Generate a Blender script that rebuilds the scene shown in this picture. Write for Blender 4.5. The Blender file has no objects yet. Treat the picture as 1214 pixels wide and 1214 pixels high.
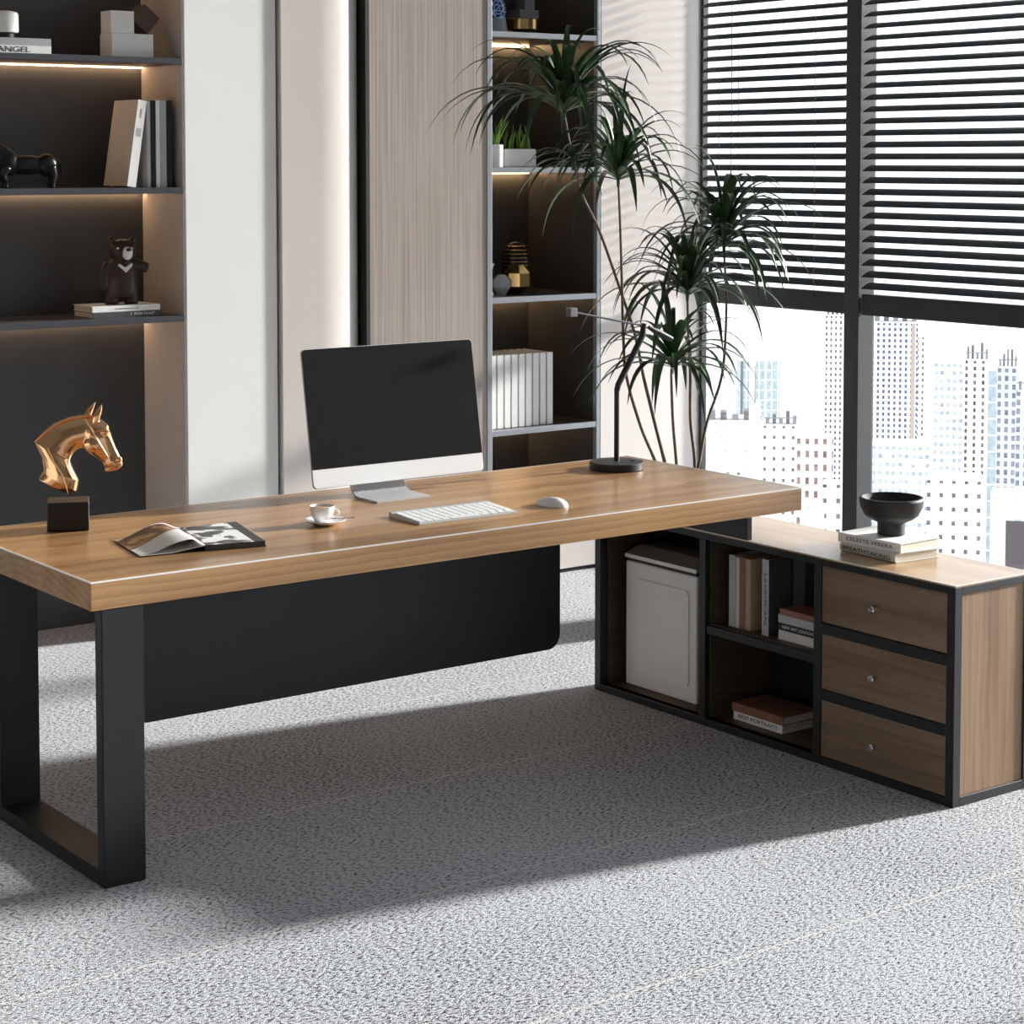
import bpy, bmesh, math, random
from mathutils import Vector, Matrix
random.seed(7)
S = bpy.context.scene
COL = S.collection
R = math.radians

# ------------------------------------------------------------------ materials
def new_mat(name):
    m = bpy.data.materials.new(name); m.use_nodes = True
    nt = m.node_tree; b = nt.nodes['Principled BSDF']
    return m, nt, b

def mat(name, col, rough=.5, metal=0, spec=.5, coat=0, bump=0, bscale=80, var=0, vscale=30, trans=0):
    m, nt, b = new_mat(name)
    b.inputs['Base Color'].default_value = (*col, 1)
    b.inputs['Roughness'].default_value = rough
    b.inputs['Metallic'].default_value = metal
    b.inputs['Specular IOR Level'].default_value = spec
    b.inputs['Coat Weight'].default_value = coat
    tc = nt.nodes.new('ShaderNodeTexCoord')
    if var:
        n = nt.nodes.new('ShaderNodeTexNoise'); n.inputs['Scale'].default_value = vscale
        n.inputs['Detail'].default_value = 4
        nt.links.new(tc.outputs['Object'], n.inputs['Vector'])
        r = nt.nodes.new('ShaderNodeValToRGB')
        r.color_ramp.elements[0].position = .3; r.color_ramp.elements[1].position = .7
        r.color_ramp.elements[0].color = (*[c*(1-var) for c in col], 1)
        r.color_ramp.elements[1].color = (*[min(1, c*(1+var)) for c in col], 1)
        nt.links.new(n.outputs['Fac'], r.inputs['Fac']); nt.links.new(r.outputs['Color'], b.inputs['Base Color'])
    if bump:
        n = nt.nodes.new('ShaderNodeTexNoise'); n.inputs['Scale'].default_value = bscale
        nt.links.new(tc.outputs['Object'], n.inputs['Vector'])
        bp = nt.nodes.new('ShaderNodeBump'); bp.inputs['Strength'].default_value = bump; bp.inputs['Distance'].default_value = .002
        nt.links.new(n.outputs['Fac'], bp.inputs['Height']); nt.links.new(bp.outputs['Normal'], b.inputs['Normal'])
    return m

def emit_mat(name, col, strength):
    m, nt, b = new_mat(name)
    b.inputs['Base Color'].default_value = (*col, 1)
    b.inputs['Emission Color'].default_value = (*col, 1)
    b.inputs['Emission Strength'].default_value = strength
    return m

def wood(name, c_dark, c_mid, c_light, axis='X', center=(0, 0, 0), ring=70, rough=.4, coat=.0, distort=2.5, fine=1.0, spec=.5, rmix=.30):
    """solid wood: growth rings round an axis, so ends show arcs and faces show long grain"""
    m, nt, b = new_mat(name)
    N = nt.nodes.new; L = nt.links.new
    tc = N('ShaderNodeTexCoord'); mp = N('ShaderNodeMapping'); mp.inputs['Location'].default_value = center
    L(tc.outputs['Object'], mp.inputs['Vector'])
    # long slow wander of the grain
    st = N('ShaderNodeMapping')
    sc = {'X': (.9, 6, 6), 'Y': (6, .9, 6), 'Z': (6, 6, .9)}[axis]
    st.inputs['Scale'].default_value = sc
    L(mp.outputs['Vector'], st.inputs['Vector'])
    nz = N('ShaderNodeTexNoise'); nz.inputs['Scale'].default_value = 1.3; nz.inputs['Detail'].default_value = 3
    L(st.outputs['Vector'], nz.inputs['Vector'])
    vm = N('ShaderNodeVectorMath'); vm.operation = 'SUBTRACT'; vm.inputs[1].default_value = (.5, .5, .5)
    L(nz.outputs['Color'], vm.inputs[0])
    vs = N('ShaderNodeVectorMath'); vs.operation = 'SCALE'; vs.inputs['Scale'].default_value = .06*distort
    L(vm.outputs[0], vs.inputs[0])
    va = N('ShaderNodeVectorMath'); va.operation = 'ADD'; L(mp.outputs['Vector'], va.inputs[0]); L(vs.outputs[0], va.inputs[1])
    wv = N('ShaderNodeTexWave'); wv.wave_type = 'RINGS'; wv.rings_direction = axis; wv.wave_profile = 'SAW'
    wv.inputs['Scale'].default_value = ring/20; wv.inputs['Distortion'].default_value = 1.6
    wv.inputs['Detail'].default_value = 2; wv.inputs['Detail Scale'].default_value = .6
    L(va.outputs[0], wv.inputs['Vector'])
    # fine fibres
    sf = N('ShaderNodeMapping'); k = 260
    sf.inputs['Scale'].default_value = {'X': (5, k, k), 'Y': (k, 5, k), 'Z': (k, k, 5)}[axis]
    L(tc.outputs['Object'], sf.inputs['Vector'])
    nf = N('ShaderNodeTexNoise'); nf.inputs['Scale'].default_value = 1; nf.inputs['Detail'].default_value = 2
    L(sf.outputs['Vector'], nf.inputs['Vector'])
    # broad tone
    sb = N('ShaderNodeMapping'); sb.inputs['Scale'].default_value = {'X': (.7, 8, 8), 'Y': (8, .7, 8), 'Z': (8, 8, .7)}[axis]
    L(tc.outputs['Object'], sb.inputs['Vector'])
    nb = N('ShaderNodeTexNoise'); nb.inputs['Scale'].default_value = 1.6; nb.inputs['Detail'].default_value = 3
    L(sb.outputs['Vector'], nb.inputs['Vector'])
    a = N('ShaderNodeMath'); a.operation = 'MULTIPLY'; a.inputs[1].default_value = rmix; L(wv.outputs['Fac'], a.inputs[0])
    f = N('ShaderNodeMath'); f.operation = 'MULTIPLY_ADD'; f.inputs[1].default_value = .22*fine; L(nf.outputs['Fac'], f.inputs[0]); L(a.outputs[0], f.inputs[2])
    g = N('ShaderNodeMath'); g.operation = 'MULTIPLY_ADD'; g.inputs[1].default_value = .75; L(nb.outputs['Fac'], g.inputs[0]); L(f.outputs[0], g.inputs[2])
    r = N('ShaderNodeValToRGB'); e = r.color_ramp.elements
    e[0].position = .38; e[0].color = (*c_dark, 1); e[1].position = 1.0; e[1].color = (*c_light, 1)
    x = e.new(.66); x.color = (*c_mid, 1)
    L(g.outputs[0], r.inputs['Fac']); L(r.outputs['Color'], b.inputs['Base Color'])
    bp = N('ShaderNodeBump'); bp.inputs['Strength'].default_value = .12; bp.inputs['Distance'].default_value = .001
    L(f.outputs[0], bp.inputs['Height']); L(bp.outputs['Normal'], b.inputs['Normal'])
    b.inputs['Roughness'].default_value = rough; b.inputs['Coat Weight'].default_value = coat
    b.inputs['Coat Roughness'].default_value = .2
    b.inputs['Specular IOR Level'].default_value = spec
    return m

def reeded(name, col, col2, rough=.35, fine=120):
    """vertical fine grain veneer"""
    m, nt, b = new_mat(name); N = nt.nodes.new; L = nt.links.new
    tc = N('ShaderNodeTexCoord'); mp = N('ShaderNodeMapping'); mp.inputs['Scale'].default_value = (fine, fine, 1.2)
    L(tc.outputs['Object'], mp.inputs['Vector'])
    n = N('ShaderNodeTexNoise'); n.inputs['Scale'].default_value = 1; n.inputs['Detail'].default_value = 3
    L(mp.outputs['Vector'], n.inputs['Vector'])
    r = N('ShaderNodeValToRGB'); r.color_ramp.elements[0].position = .33; r.color_ramp.elements[1].position = .67
    r.color_ramp.elements[0].color = (*col, 1); r.color_ramp.elements[1].color = (*col2, 1)
    L(n.outputs['Fac'], r.inputs['Fac']); L(r.outputs['Color'], b.inputs['Base Color'])
    b.inputs['Roughness'].default_value = rough
    bp = N('ShaderNodeBump'); bp.inputs['Strength'].default_value = .15; bp.inputs['Distance'].default_value = .001
    L(n.outputs['Fac'], bp.inputs['Height']); L(bp.outputs['Normal'], b.inputs['Normal'])
    return m

def carpet():
    m, nt, b = new_mat('loop_carpet'); N = nt.nodes.new; L = nt.links.new
    tc = N('ShaderNodeTexCoord')
    # woven loops: short slanting strands
    mp = N('ShaderNodeMapping'); mp.inputs['Rotation'].default_value = (0, 0, R(35)); mp.inputs['Scale'].default_value = (75, 165, 1)
    L(tc.outputs['Object'], mp.inputs['Vector'])
    n = N('ShaderNodeTexNoise'); n.inputs['Scale'].default_value = 1; n.inputs['Detail'].default_value = 2.5; n.inputs['Roughness'].default_value = .6
    L(mp.outputs['Vector'], n.inputs['Vector'])
    n2 = N('ShaderNodeTexNoise'); n2.inputs['Scale'].default_value = 330; n2.inputs['Detail'].default_value = 1
    L(tc.outputs['Object'], n2.inputs['Vector'])
    n3 = N('ShaderNodeTexNoise'); n3.inputs['Scale'].default_value = 1.1; n3.inputs['Detail'].default_value = 2
    L(tc.outputs['Object'], n3.inputs['Vector'])
    a = N('ShaderNodeMath'); a.operation = 'MULTIPLY_ADD'; a.inputs[1].default_value = .35; L(n2.outputs['Fac'], a.inputs[0]); L(n.outputs['Fac'], a.inputs[2])
    a2 = N('ShaderNodeMath'); a2.operation = 'MULTIPLY_ADD'; a2.inputs[1].default_value = .12; L(n3.outputs['Fac'], a2.inputs[0]); L(a.outputs[0], a2.inputs[2])
    r = N('ShaderNodeValToRGB'); e = r.color_ramp.elements
    e[0].position = .58; e[0].color = (.018, .019, .023, 1); e[1].position = .75; e[1].color = (.56, .575, .615, 1)
    x = e.new(.665); x.color = (.25, .257, .28, 1)
    L(a2.outputs[0], r.inputs['Fac'])
    # pale seams between carpet tiles (lines along X, every 0.735 m)
    sx = N('ShaderNodeSeparateXYZ'); L(tc.outputs['Object'], sx.inputs[0])
    ad = N('ShaderNodeMath'); ad.operation = 'ADD'; ad.inputs[1].default_value = -4.675+.735*20; L(sx.outputs['Y'], ad.inputs[0])
    pg = N('ShaderNodeMath'); pg.operation = 'PINGPONG'; pg.inputs[1].default_value = .3675; L(ad.outputs[0], pg.inputs[0])
    lt = N('ShaderNodeMath'); lt.operation = 'LESS_THAN'; lt.inputs[1].default_value = .0018; L(pg.outputs[0], lt.inputs[0])
    mx = N('ShaderNodeMix'); mx.data_type = 'RGBA'; L(lt.outputs[0], mx.inputs['Factor']); L(r.outputs['Color'], mx.inputs['A'])
    mx.inputs['B'].default_value = (.75, .75, .74, 1)
    L(mx.outputs['Result'], b.inputs['Base Color'])
    bp = N('ShaderNodeBump'); bp.inputs['Strength'].default_value = .8; bp.inputs['Distance'].default_value = .005
    L(a.outputs[0], bp.inputs['Height']); L(bp.outputs['Normal'], b.inputs['Normal'])
    b.inputs['Roughness'].default_value = .85; b.inputs['Specular IOR Level'].default_value = .25
    return m

def facade(name, wall, win, pu, pv, fu, fv, tint=None):
    """wall with a grid of windows, pitch pu x pv metres, window share fu x fv"""
    m, nt, b = new_mat(name); N = nt.nodes.new; L = nt.links.new
    uv = N('ShaderNodeUVMap'); sx = N('ShaderNodeSeparateXYZ'); L(uv.outputs['UV'], sx.inputs[0])
    fac = None
    for ax, p, fr in (('X', pu, fu), ('Y', pv, fv)):
        d = N('ShaderNodeMath'); d.operation = 'DIVIDE'; d.inputs[1].default_value = p; L(sx.outputs[ax], d.inputs[0])
        q = N('ShaderNodeMath'); q.operation = 'FRACT'; L(d.outputs[0], q.inputs[0])
        l = N('ShaderNodeMath'); l.operation = 'LESS_THAN'; l.inputs[1].default_value = fr; L(q.outputs[0], l.inputs[0])
        if fac is None: fac = l
        else:
            k = N('ShaderNodeMath'); k.operation = 'MULTIPLY'; L(fac.outputs[0], k.inputs[0]); L(l.outputs[0], k.inputs[1]); fac = k
    nz = N('ShaderNodeTexNoise'); nz.inputs['Scale'].default_value = .35; L(uv.outputs['UV'], nz.inputs['Vector'])
    rr = N('ShaderNodeValToRGB'); rr.color_ramp.elements[0].position = .35; rr.color_ramp.elements[1].position = .65
    rr.color_ramp.elements[0].color = (*win, 1); rr.color_ramp.elements[1].color = (*(tint or [min(1, c*1.8+.05) for c in win]), 1)
    L(nz.outputs['Fac'], rr.inputs['Fac'])
    mx = N('ShaderNodeMix'); mx.data_type = 'RGBA'; L(fac.outputs[0], mx.inputs['Factor'])
    mx.inputs['A'].default_value = (*wall, 1); L(rr.outputs['Color'], mx.inputs['B'])
    L(mx.outputs['Result'], b.inputs['Base Color']); b.inputs['Roughness'].default_value = .8
    b.inputs['Specular IOR Level'].default_value = .1
    return m

def glass_mat():
    m = bpy.data.materials.new('window_glass'); m.use_nodes = True; nt = m.node_tree; nt.nodes.clear()
    N = nt.nodes.new; L = nt.links.new
    o = N('ShaderNodeOutputMaterial'); t = N('ShaderNodeBsdfTransparent'); g = N('ShaderNodeBsdfGlossy')
    t.inputs['Color'].default_value = (.97, .98, .98, 1); g.inputs['Roughness'].default_value = .02
    mx = N('ShaderNodeMixShader'); fr = N('ShaderNodeFresnel'); fr.inputs['IOR'].default_value = 1.3
    L(fr.outputs[0], mx.inputs[0]); L(t.outputs[0], mx.inputs[1]); L(g.outputs[0], mx.inputs[2]); L(mx.outputs[0], o.inputs[0])
    return m

def photo_page(name, kind):
    """printed picture on a magazine page (black and white blots, or orange and black)"""
    m, nt, b = new_mat(name); N = nt.nodes.new; L = nt.links.new
    tc = N('ShaderNodeTexCoord'); n = N('ShaderNodeTexNoise'); n.inputs['Scale'].default_value = 14; n.inputs['Detail'].default_value = 3
    n.inputs['Distortion'].default_value = .6
    L(tc.outputs['Object'], n.inputs['Vector'])
    r = N('ShaderNodeValToRGB'); e = r.color_ramp.elements
    if kind == 'bw':
        e[0].position = .44; e[0].color = (.008, .008, .01, 1); e[1].position = .53; e[1].color = (.85, .85, .85, 1)
        x = e.new(.48); x.color = (.12, .12, .13, 1)
    else:
        e[0].position = .42; e[0].color = (.012, .008, .006, 1); e[1].position = .66; e[1].color = (.75, .5, .25, 1)
        x = e.new(.55); x.color = (.16, .055, .022, 1)
    L(n.outputs['Fac'], r.inputs['Fac']); L(r.outputs['Color'], b.inputs['Base Color']); b.inputs['Roughness'].default_value = .35
    return m

M = {}
M['desk'] = wood('desk_oak', (.26, .125, .045), (.40, .215, .085), (.52, .31, .14), 'X', (0, .06, .10), 300, rough=.42, distort=.5, coat=.5)
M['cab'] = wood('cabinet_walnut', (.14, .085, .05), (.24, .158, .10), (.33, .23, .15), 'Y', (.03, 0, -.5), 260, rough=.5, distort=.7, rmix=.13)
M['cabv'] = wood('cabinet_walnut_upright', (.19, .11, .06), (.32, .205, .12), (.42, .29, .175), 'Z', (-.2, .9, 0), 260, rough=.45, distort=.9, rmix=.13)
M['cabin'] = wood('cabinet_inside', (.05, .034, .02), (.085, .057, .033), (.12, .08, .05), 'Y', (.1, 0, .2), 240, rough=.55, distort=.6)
M['cabtop'] = wood('cabinet_top_oak', (.38, .22, .10), (.50, .32, .16), (.60, .41, .22), 'Y', (0, 0, .2), 260, rough=.35, distort=.6, rmix=.13, coat=.7)
M['black'] = mat('powder_black_metal', (.010, .012, .014), .42, 0, .5, bump=.05, bscale=400)
M['leg'] = mat('desk_leg_metal', (.010, .012, .013), .4, 0, .5, bump=.05, bscale=400)
M['panel'] = mat('modesty_panel_black', (.010, .012, .014), .35, 0, .5)
M['frame'] = mat('cabinet_frame_black', (.013, .014, .018), .45)
M['carpet'] = carpet()
M['white_wall'] = mat('white_lacquer_wall', (.88, .875, .86), .6, 0, .3, var=.015, vscale=3)
M['plain_wall'] = mat('plain_white_wall', (.34, .33, .32), .8, var=.02, vscale=2)
M['ceil'] = mat('ceiling_paint', (.42, .42, .42), .9, var=.01, vscale=3)
M['beige_wall'] = mat('beige_gloss_wall', (.90, .845, .81), .18, 0, 1.0, .5, var=.02, vscale=2)
M['column'] = mat('satin_beige_column', (.66, .62, .585), .3, 0, .5, var=.012, vscale=3)
M['veneer'] = reeded('taupe_veneer', (.33, .27, .235), (.50, .43, .385), .33, 160)
M['niche'] = mat('charcoal_panel', (.062, .063, .067), .5, var=.06, vscale=5)
M['niche_side'] = mat('taupe_side_panel', (.56, .50, .455), .5, var=.03, vscale=4)
M['tower'] = mat('tower_panel', (.062, .062, .060), .35, var=.1, vscale=4)
M['shelf'] = mat('shelf_graphite', (.07, .072, .085), .35, .2)
M['silver'] = mat('silver_trim', (.36, .38, .42), .35, .5)
M['plinth'] = mat('pale_plinth', (.62, .58, .55), .5, var=.02)
M['darkgap'] = mat('dark_gap', (.02, .02, .02), .6)
M['led'] = emit_mat('warm_led', (1, .62, .34), 16)
M['led2'] = emit_mat('warm_led_tower', (1, .62, .32), 24)
M['alu'] = mat('aluminium', (.72, .73, .75), .3, .55, var=.02, vscale=20)
M['imac_white'] = mat('silver_white_chin', (.82, .83, .85), .32, .1)
M['screen'] = mat('dark_screen', (.02, .02, .0205), .15, 0, .35)
M['key'] = mat('white_keycap', (.86, .86, .87), .4)
M['kbbody'] = mat('keyboard_silver', (.62, .63, .65), .35, .3)
M['plastic'] = mat('white_plastic', (.85, .85, .85), .2, coat=.3)
M['porcelain'] = mat('white_porcelain', (.92, .91, .90), .15, coat=.4)
M['coffee'] = mat('coffee_crema', (.52, .30, .13), .4, var=.35, vscale=60)
M['steel'] = mat('steel', (.7, .7, .7), .2, 1)
M['gold'] = mat('rose_gold', (.86, .50, .27), .13, 1)
M['brass'] = mat('brass', (.72, .48, .2), .22, 1)
M['plinthblack'] = mat('gloss_black_block', (.008, .008, .009), .32)
M['lamp'] = mat('matte_black_lamp', (.008, .009, .011), .45)
M['bowl'] = mat('matte_black_ceramic', (.016, .017, .019), .6, bump=.1, bscale=200)
M['paper'] = mat('page_edges', (.72, .68, .58), .8, var=.06, vscale=250)
M['page'] = mat('white_page', (.92, .92, .91), .45, var=.01)
M['pageshade'] = mat('grey_text_page', (.66, .67, .67), .5, var=.05, vscale=220)
for k, c in dict(white=(.9, .9, .89), offwhite=(.72, .71, .68), grey=(.42, .43, .44), darkgrey=(.06, .062, .067), blackc=(.012, .012, .014),
                 beige=(.74, .66, .57), brown=(.28, .13, .08), tan=(.45, .33, .22), silvergrey=(.5, .51, .53)).items():
    M['c_'+k] = mat('cover_'+k, c, .45, var=.04, vscale=40)
M['ink'] = mat('dark_ink', (.03, .03, .035), .6)
M['inkw'] = mat('white_ink', (.8, .8, .8), .6)
M['bear'] = mat('brown_resin', (.042, .022, .014), .4, var=.2, vscale=20)
M['bearwhite'] = mat('white_enamel', (.85, .84, .82), .4)
M['bearnose'] = mat('plum_enamel', (.07, .02, .025), .3)
M['darkhorse'] = mat('dark_bronze', (.012, .011, .011), .3, .3)
M['boxwhite'] = mat('pale_satin_box', (.86, .85, .83), .4, var=.03)
M['boxbrown'] = mat('brown_satin_box', (.085, .048, .03), .4, var=.05)
M['bluewhite'] = None
M['greyceramic'] = mat('grey_ceramic', (.19, .22, .25), .5)
M['greystone'] = mat('grey_stone', (.14, .14, .15), .6, var=.1)
M['conn'] = mat('grey_pearl', (.42, .43, .46), .3)
M['leaf'] = mat('dracaena_leaf', (.026, .062, .022), .35, var=.6, vscale=7)
M['leafy'] = mat('succulent_leaf', (.16, .30, .04), .45, var=.4, vscale=18)
M['stem'] = mat('woody_stem', (.12, .085, .055), .7, var=.3, vscale=60, bump=.5, bscale=150)
M['pot'] = mat('dark_pot', (.03, .03, .032), .5)
M['soil'] = mat('soil', (.03, .02, .013), .9, var=.4, vscale=80)
M['slat'] = mat('slat_charcoal', (.018, .026, .034), .4, 0, .5)
M['mullion'] = mat('mullion_dark', (.045, .047, .05), .4)
M['cord'] = mat('cord_dark', (.03, .03, .035), .7)
M['binw'] = mat('bin_white', (.9, .9, .89), .4, var=.01)
M['binlid'] = mat('bin_lid_grey', (.30, .30, .30), .3)
M['glass'] = glass_mat()
def bluewhite():
    m, nt, b = new_mat('blue_white_glaze'); N = nt.nodes.new; L = nt.links.new
    tc = N('ShaderNodeTexCoord'); n = N('ShaderNodeTexVoronoi'); n.feature = 'DISTANCE_TO_EDGE'; n.inputs['Scale'].default_value = 45
    L(tc.outputs['Object'], n.inputs['Vector'])
    r = N('ShaderNodeValToRGB'); r.color_ramp.elements[0].position = .03; r.color_ramp.elements[1].position = .13
    r.color_ramp.elements[0].color = (.35, .5, .8, 1); r.color_ramp.elements[1].color = (.008, .02, .12, 1)
    L(n.outputs['Distance'], r.inputs['Fac']); L(r.outputs['Color'], b.inputs['Base Color']); b.inputs['Roughness'].default_value = .2
    return m
M['bluewhite'] = bluewhite()

# ------------------------------------------------------------------ mesh helpers
def BM(): return bmesh.new()
def box(bm, x0, x1, y0, y1, z0, z1, bev=0, seg=2):
    r = bmesh.ops.create_cube(bm, size=1)
    vs = r['verts']
    bmesh.ops.scale(bm, vec=(x1-x0, y1-y0, z1-z0), verts=vs)
    bmesh.ops.translate(bm, vec=((x0+x1)/2, (y0+y1)/2, (z0+z1)/2), verts=vs)
    if bev:
        es = list({e for v in vs for e in v.link_edges})
        bmesh.ops.bevel(bm, geom=es, offset=bev, segments=seg, profile=.5, affect='EDGES')
    return bm
def lathe(bm, prof, n=48, c=(0, 0, 0), cap=True):
    rings = []
    for r, z in prof:
        if r < 1e-6: rings.append([bm.verts.new((c[0], c[1], c[2]+z))])
        else: rings.append([bm.verts.new((c[0]+r*math.cos(2*math.pi*i/n), c[1]+r*math.sin(2*math.pi*i/n), c[2]+z)) for i in range(n)])
    for a, b in zip(rings, rings[1:]):
        for i in range(n):
            j = (i+1) % n
            if len(a) == 1 and len(b) == 1: continue
            if len(a) == 1: bm.faces.new((a[0], b[j], b[i]))
            elif len(b) == 1: bm.faces.new((a[i], a[j], b[0]))
            else: bm.faces.new((a[i], a[j], b[j], b[i]))
    if cap:
        if len(rings[0]) > 1: bm.faces.new(list(reversed(rings[0])))
        if len(rings[-1]) > 1: bm.faces.new(rings[-1])
    bmesh.ops.recalc_face_normals(bm, faces=bm.faces[:])
    return bm
def tube(bm, pts, rad, n=10, cap=True):
    pts = [Vector(p) for p in pts]
    if not isinstance(rad, (list, tuple)): rad = [rad]*len(pts)
    rings = []; up = Vector((0, 0, 1))
    prev = None
    for i, p in enumerate(pts):
        d = (pts[min(i+1, len(pts)-1)]-pts[max(i-1, 0)]).normalized()
        if prev is None:
            a = d.cross(up)
            if a.length < .01: a = d.cross(Vector((0, 1, 0)))
            a.normalize()
        else:
            a = prev-d*prev.dot(d); a.normalize()
        prev = a; b = d.cross(a)
        rings.append([bm.verts.new(p+rad[i]*(a*math.cos(2*math.pi*k/n)+b*math.sin(2*math.pi*k/n))) for k in range(n)])
    for a, b in zip(rings, rings[1:]):
        for k in range(n):
            bm.faces.new((a[k], a[(k+1) % n], b[(k+1) % n], b[k]))
    if cap: bm.faces.new(list(reversed(rings[0]))); bm.faces.new(rings[-1])
    bmesh.ops.recalc_face_normals(bm, faces=bm.faces[:])
    return bm
def loft(bm, secs, n=20):
    """secs: (centre, halfvector A, halfvector B)"""
    rings = []
    for c, A, B in secs:
        c, A, B = Vector(c), Vector(A), Vector(B)
        rings.append([bm.verts.new(c+A*math.cos(2*math.pi*k/n)+B*math.sin(2*math.pi*k/n)) for k in range(n)])
    for a, b in zip(rings, rings[1:]):
        for k in range(n): bm.faces.new((a[k], a[(k+1) % n], b[(k+1) % n], b[k]))
    bm.faces.new(list(reversed(rings[0]))); bm.faces.new(rings[-1])
    return bm
def prism(bm, pts, d0, d1, plane='xz'):
    """extrude polygon pts between d0 and d1 along the third axis"""
    def P(a, b, d): return {'xz': (a, d, b), 'yz': (d, a, b), 'xy': (a, b, d)}[plane]
    A = [bm.verts.new(P(a, b, d0)) for a, b in pts]; B = [bm.verts.new(P(a, b, d1)) for a, b in pts]
    bm.faces.new(A); bm.faces.new(list(reversed(B)))
    n = len(pts)
    for i in range(n): bm.faces.new((A[i], B[i], B[(i+1) % n], A[(i+1) % n]))
    bmesh.ops.recalc_face_normals(bm, faces=bm.faces[:])
    return bm
def ball(bm, c, s, rot=None, sub=3):
    r = bmesh.ops.create_icosphere(bm, subdivisions=sub, radius=1)
    m = Matrix.Translation(c) @ (rot or Matrix.Identity(4)) @ Matrix.Diagonal((*s, 1))
    bmesh.ops.transform(bm, matrix=m, verts=r['verts'])
    return bm
def obj(name, bm, material, parent=None, smooth=None):
    me = bpy.data.meshes.new(name); bm.to_mesh(me); bm.free()
    if material: me.materials.append(material)
    if smooth:
        me.shade_smooth(); me.set_sharp_from_angle(angle=R(smooth))
    o = bpy.data.objects.new(name, me); COL.objects.link(o)
    if parent: o.parent = parent
    if smooth:
        wn = o.modifiers.new('weighted_normals', 'WEIGHTED_NORMAL'); wn.keep_sharp = True; wn.weight = 100
    return o
def empty(name, label, cat, group=None):
    o = bpy.data.objects.new(name, None); COL.objects.link(o); o.empty_display_size = .05
    o['label'] = label; o['category'] = cat
    if group: o['group'] = group
    return o
def tag(o, label, cat, group=None):
    o['label'] = label; o['category'] = cat
    if group: o['group'] = group
    return o
def struct(o): o['kind'] = 'structure'; return o
KIDS = {}
def kids(o): return [c for c in COL.objects if c.parent == o]
def rebase(root, loc):
    """the parts were modelled where they stand: put the root at the thing's base"""
    seen = set()
    def rec(o):
        for c in kids(o):
            if c.data and c.data.name not in seen:
                seen.add(c.data.name); c.data.transform(Matrix.Translation(-Vector(loc)))
            rec(c)
    rec(root); root.location = loc
    return root
def recentre(o, loc):
    o.data.transform(Matrix.Translation(-Vector(loc))); o.location = loc; return o
def copy_tree(o, parent=None):
    c = o.copy(); COL.objects.link(c); c.parent = parent
    for k in kids(o): copy_tree(k, c)
    return c
def remesh(o, vox, smooth=6, dec=None):
    md = o.modifiers.new('r', 'REMESH'); md.mode = 'VOXEL'; md.voxel_size = vox; md.use_smooth_shade = True
    sm = o.modifiers.new('s', 'SMOOTH'); sm.factor = .5; sm.iterations = smooth
    bpy.context.view_layer.update()
    dg = bpy.context.evaluated_depsgraph_get()
    me = bpy.data.meshes.new_from_object(o.evaluated_get(dg), depsgraph=dg)
    mats = [m for m in o.data.materials]
    o.modifiers.clear(); o.data = me
    if not me.materials:
        for m in mats: me.materials.append(m)
    me.shade_smooth()
    return o
def lettering(s, size, mtx, material, parent, name='lettering', align='CENTER', ext=.0002, fit=None):
    cu = bpy.data.curves.new('t', 'FONT'); cu.body = s; cu.size = size; cu.extrude = ext
    cu.align_x = align; cu.align_y = 'CENTER'
    t = bpy.data.objects.new('t', cu); COL.objects.link(t)
    bpy.context.view_layer.update()
    dg = bpy.context.evaluated_depsgraph_get()
    me = bpy.data.meshes.new_from_object(t.evaluated_get(dg), depsgraph=dg)
    bpy.data.objects.remove(t); bpy.data.curves.remove(cu)
    if fit:
        xs = [v.co.x for v in me.vertices]; w = max(xs)-min(xs)
        me.transform(Matrix.Diagonal((fit/w, 1, 1, 1)))
    me.transform(mtx); me.materials.clear(); me.materials.append(material)
    o = bpy.data.objects.new(name, me); COL.objects.link(o); o.parent = parent
    return o

# ------------------------------------------------------------------ the room
XW, YB, ZC = 6.03, 6.712, 3.4
def slab(name, mt, *a, bev=0, smooth=None, parent=None):
    o = obj(name, box(BM(), *a, bev=bev), mt, parent, smooth)
    if parent is None: struct(o)
    return o
slab('floor', M['carpet'], -1.6, XW+.15, -1.6, 7.4, -.1, 0)
slab('ceiling', M['ceil'], -1.6, XW+.15, -1.6, 7.4, ZC, ZC+.1)
slab('wall_left', M['plain_wall'], -1.7, -1.6, -1.6, 7.4, 0, ZC)
slab('wall_front', M['plain_wall'], -1.6, XW+.15, -1.7, -1.6, 0, ZC)
# back wall, panel by panel
slab('wall_back', M['plain_wall'], -1.6, 1.6, YB, 7.3, 0, ZC)
bmw = BM()
box(bmw, 3.475, 3.862, YB, 7.3, 0, ZC, bev=.004)
struct(obj('wall_back', bmw, M['white_wall'], smooth=30))
# rounded satin column
pts = [(3.872, 7.2), (3.872, YB-.009)]
pts += [(3.877, YB-.012), (4.05, YB-.012)]
for k in range(1, 15):
    a = k/14*math.pi/2; pts.append((4.05+.212*math.sin(a), YB-.012+.085*(1-math.cos(a))))
pts.append((4.262, 7.2))
struct(obj('wall_back', prism(BM(), pts, 0, ZC, 'xy'), M['column'], smooth=20))
slab('trim_1', M['darkgap'], 3.862, 3.872, YB+.02, 7.2, 0, ZC)
slab('trim_2', M['darkgap'], 4.262, 4.279, YB-.002, 7.2, 0, ZC)
slab('wall_back', M['veneer'], 4.279, 4.845, YB, 7.3, 0, ZC)
slab('wall_back', M['beige_wall'], 5.447, XW, YB, 7.3, .02, ZC)
slab('baseboard_back', M['darkgap'], 5.447, XW+.1, YB+.01, 7.25, 0, .02)
slab('wall_back', M['niche'], 1.6, 5.5, 7.3, 7.4, 0, ZC)

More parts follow.
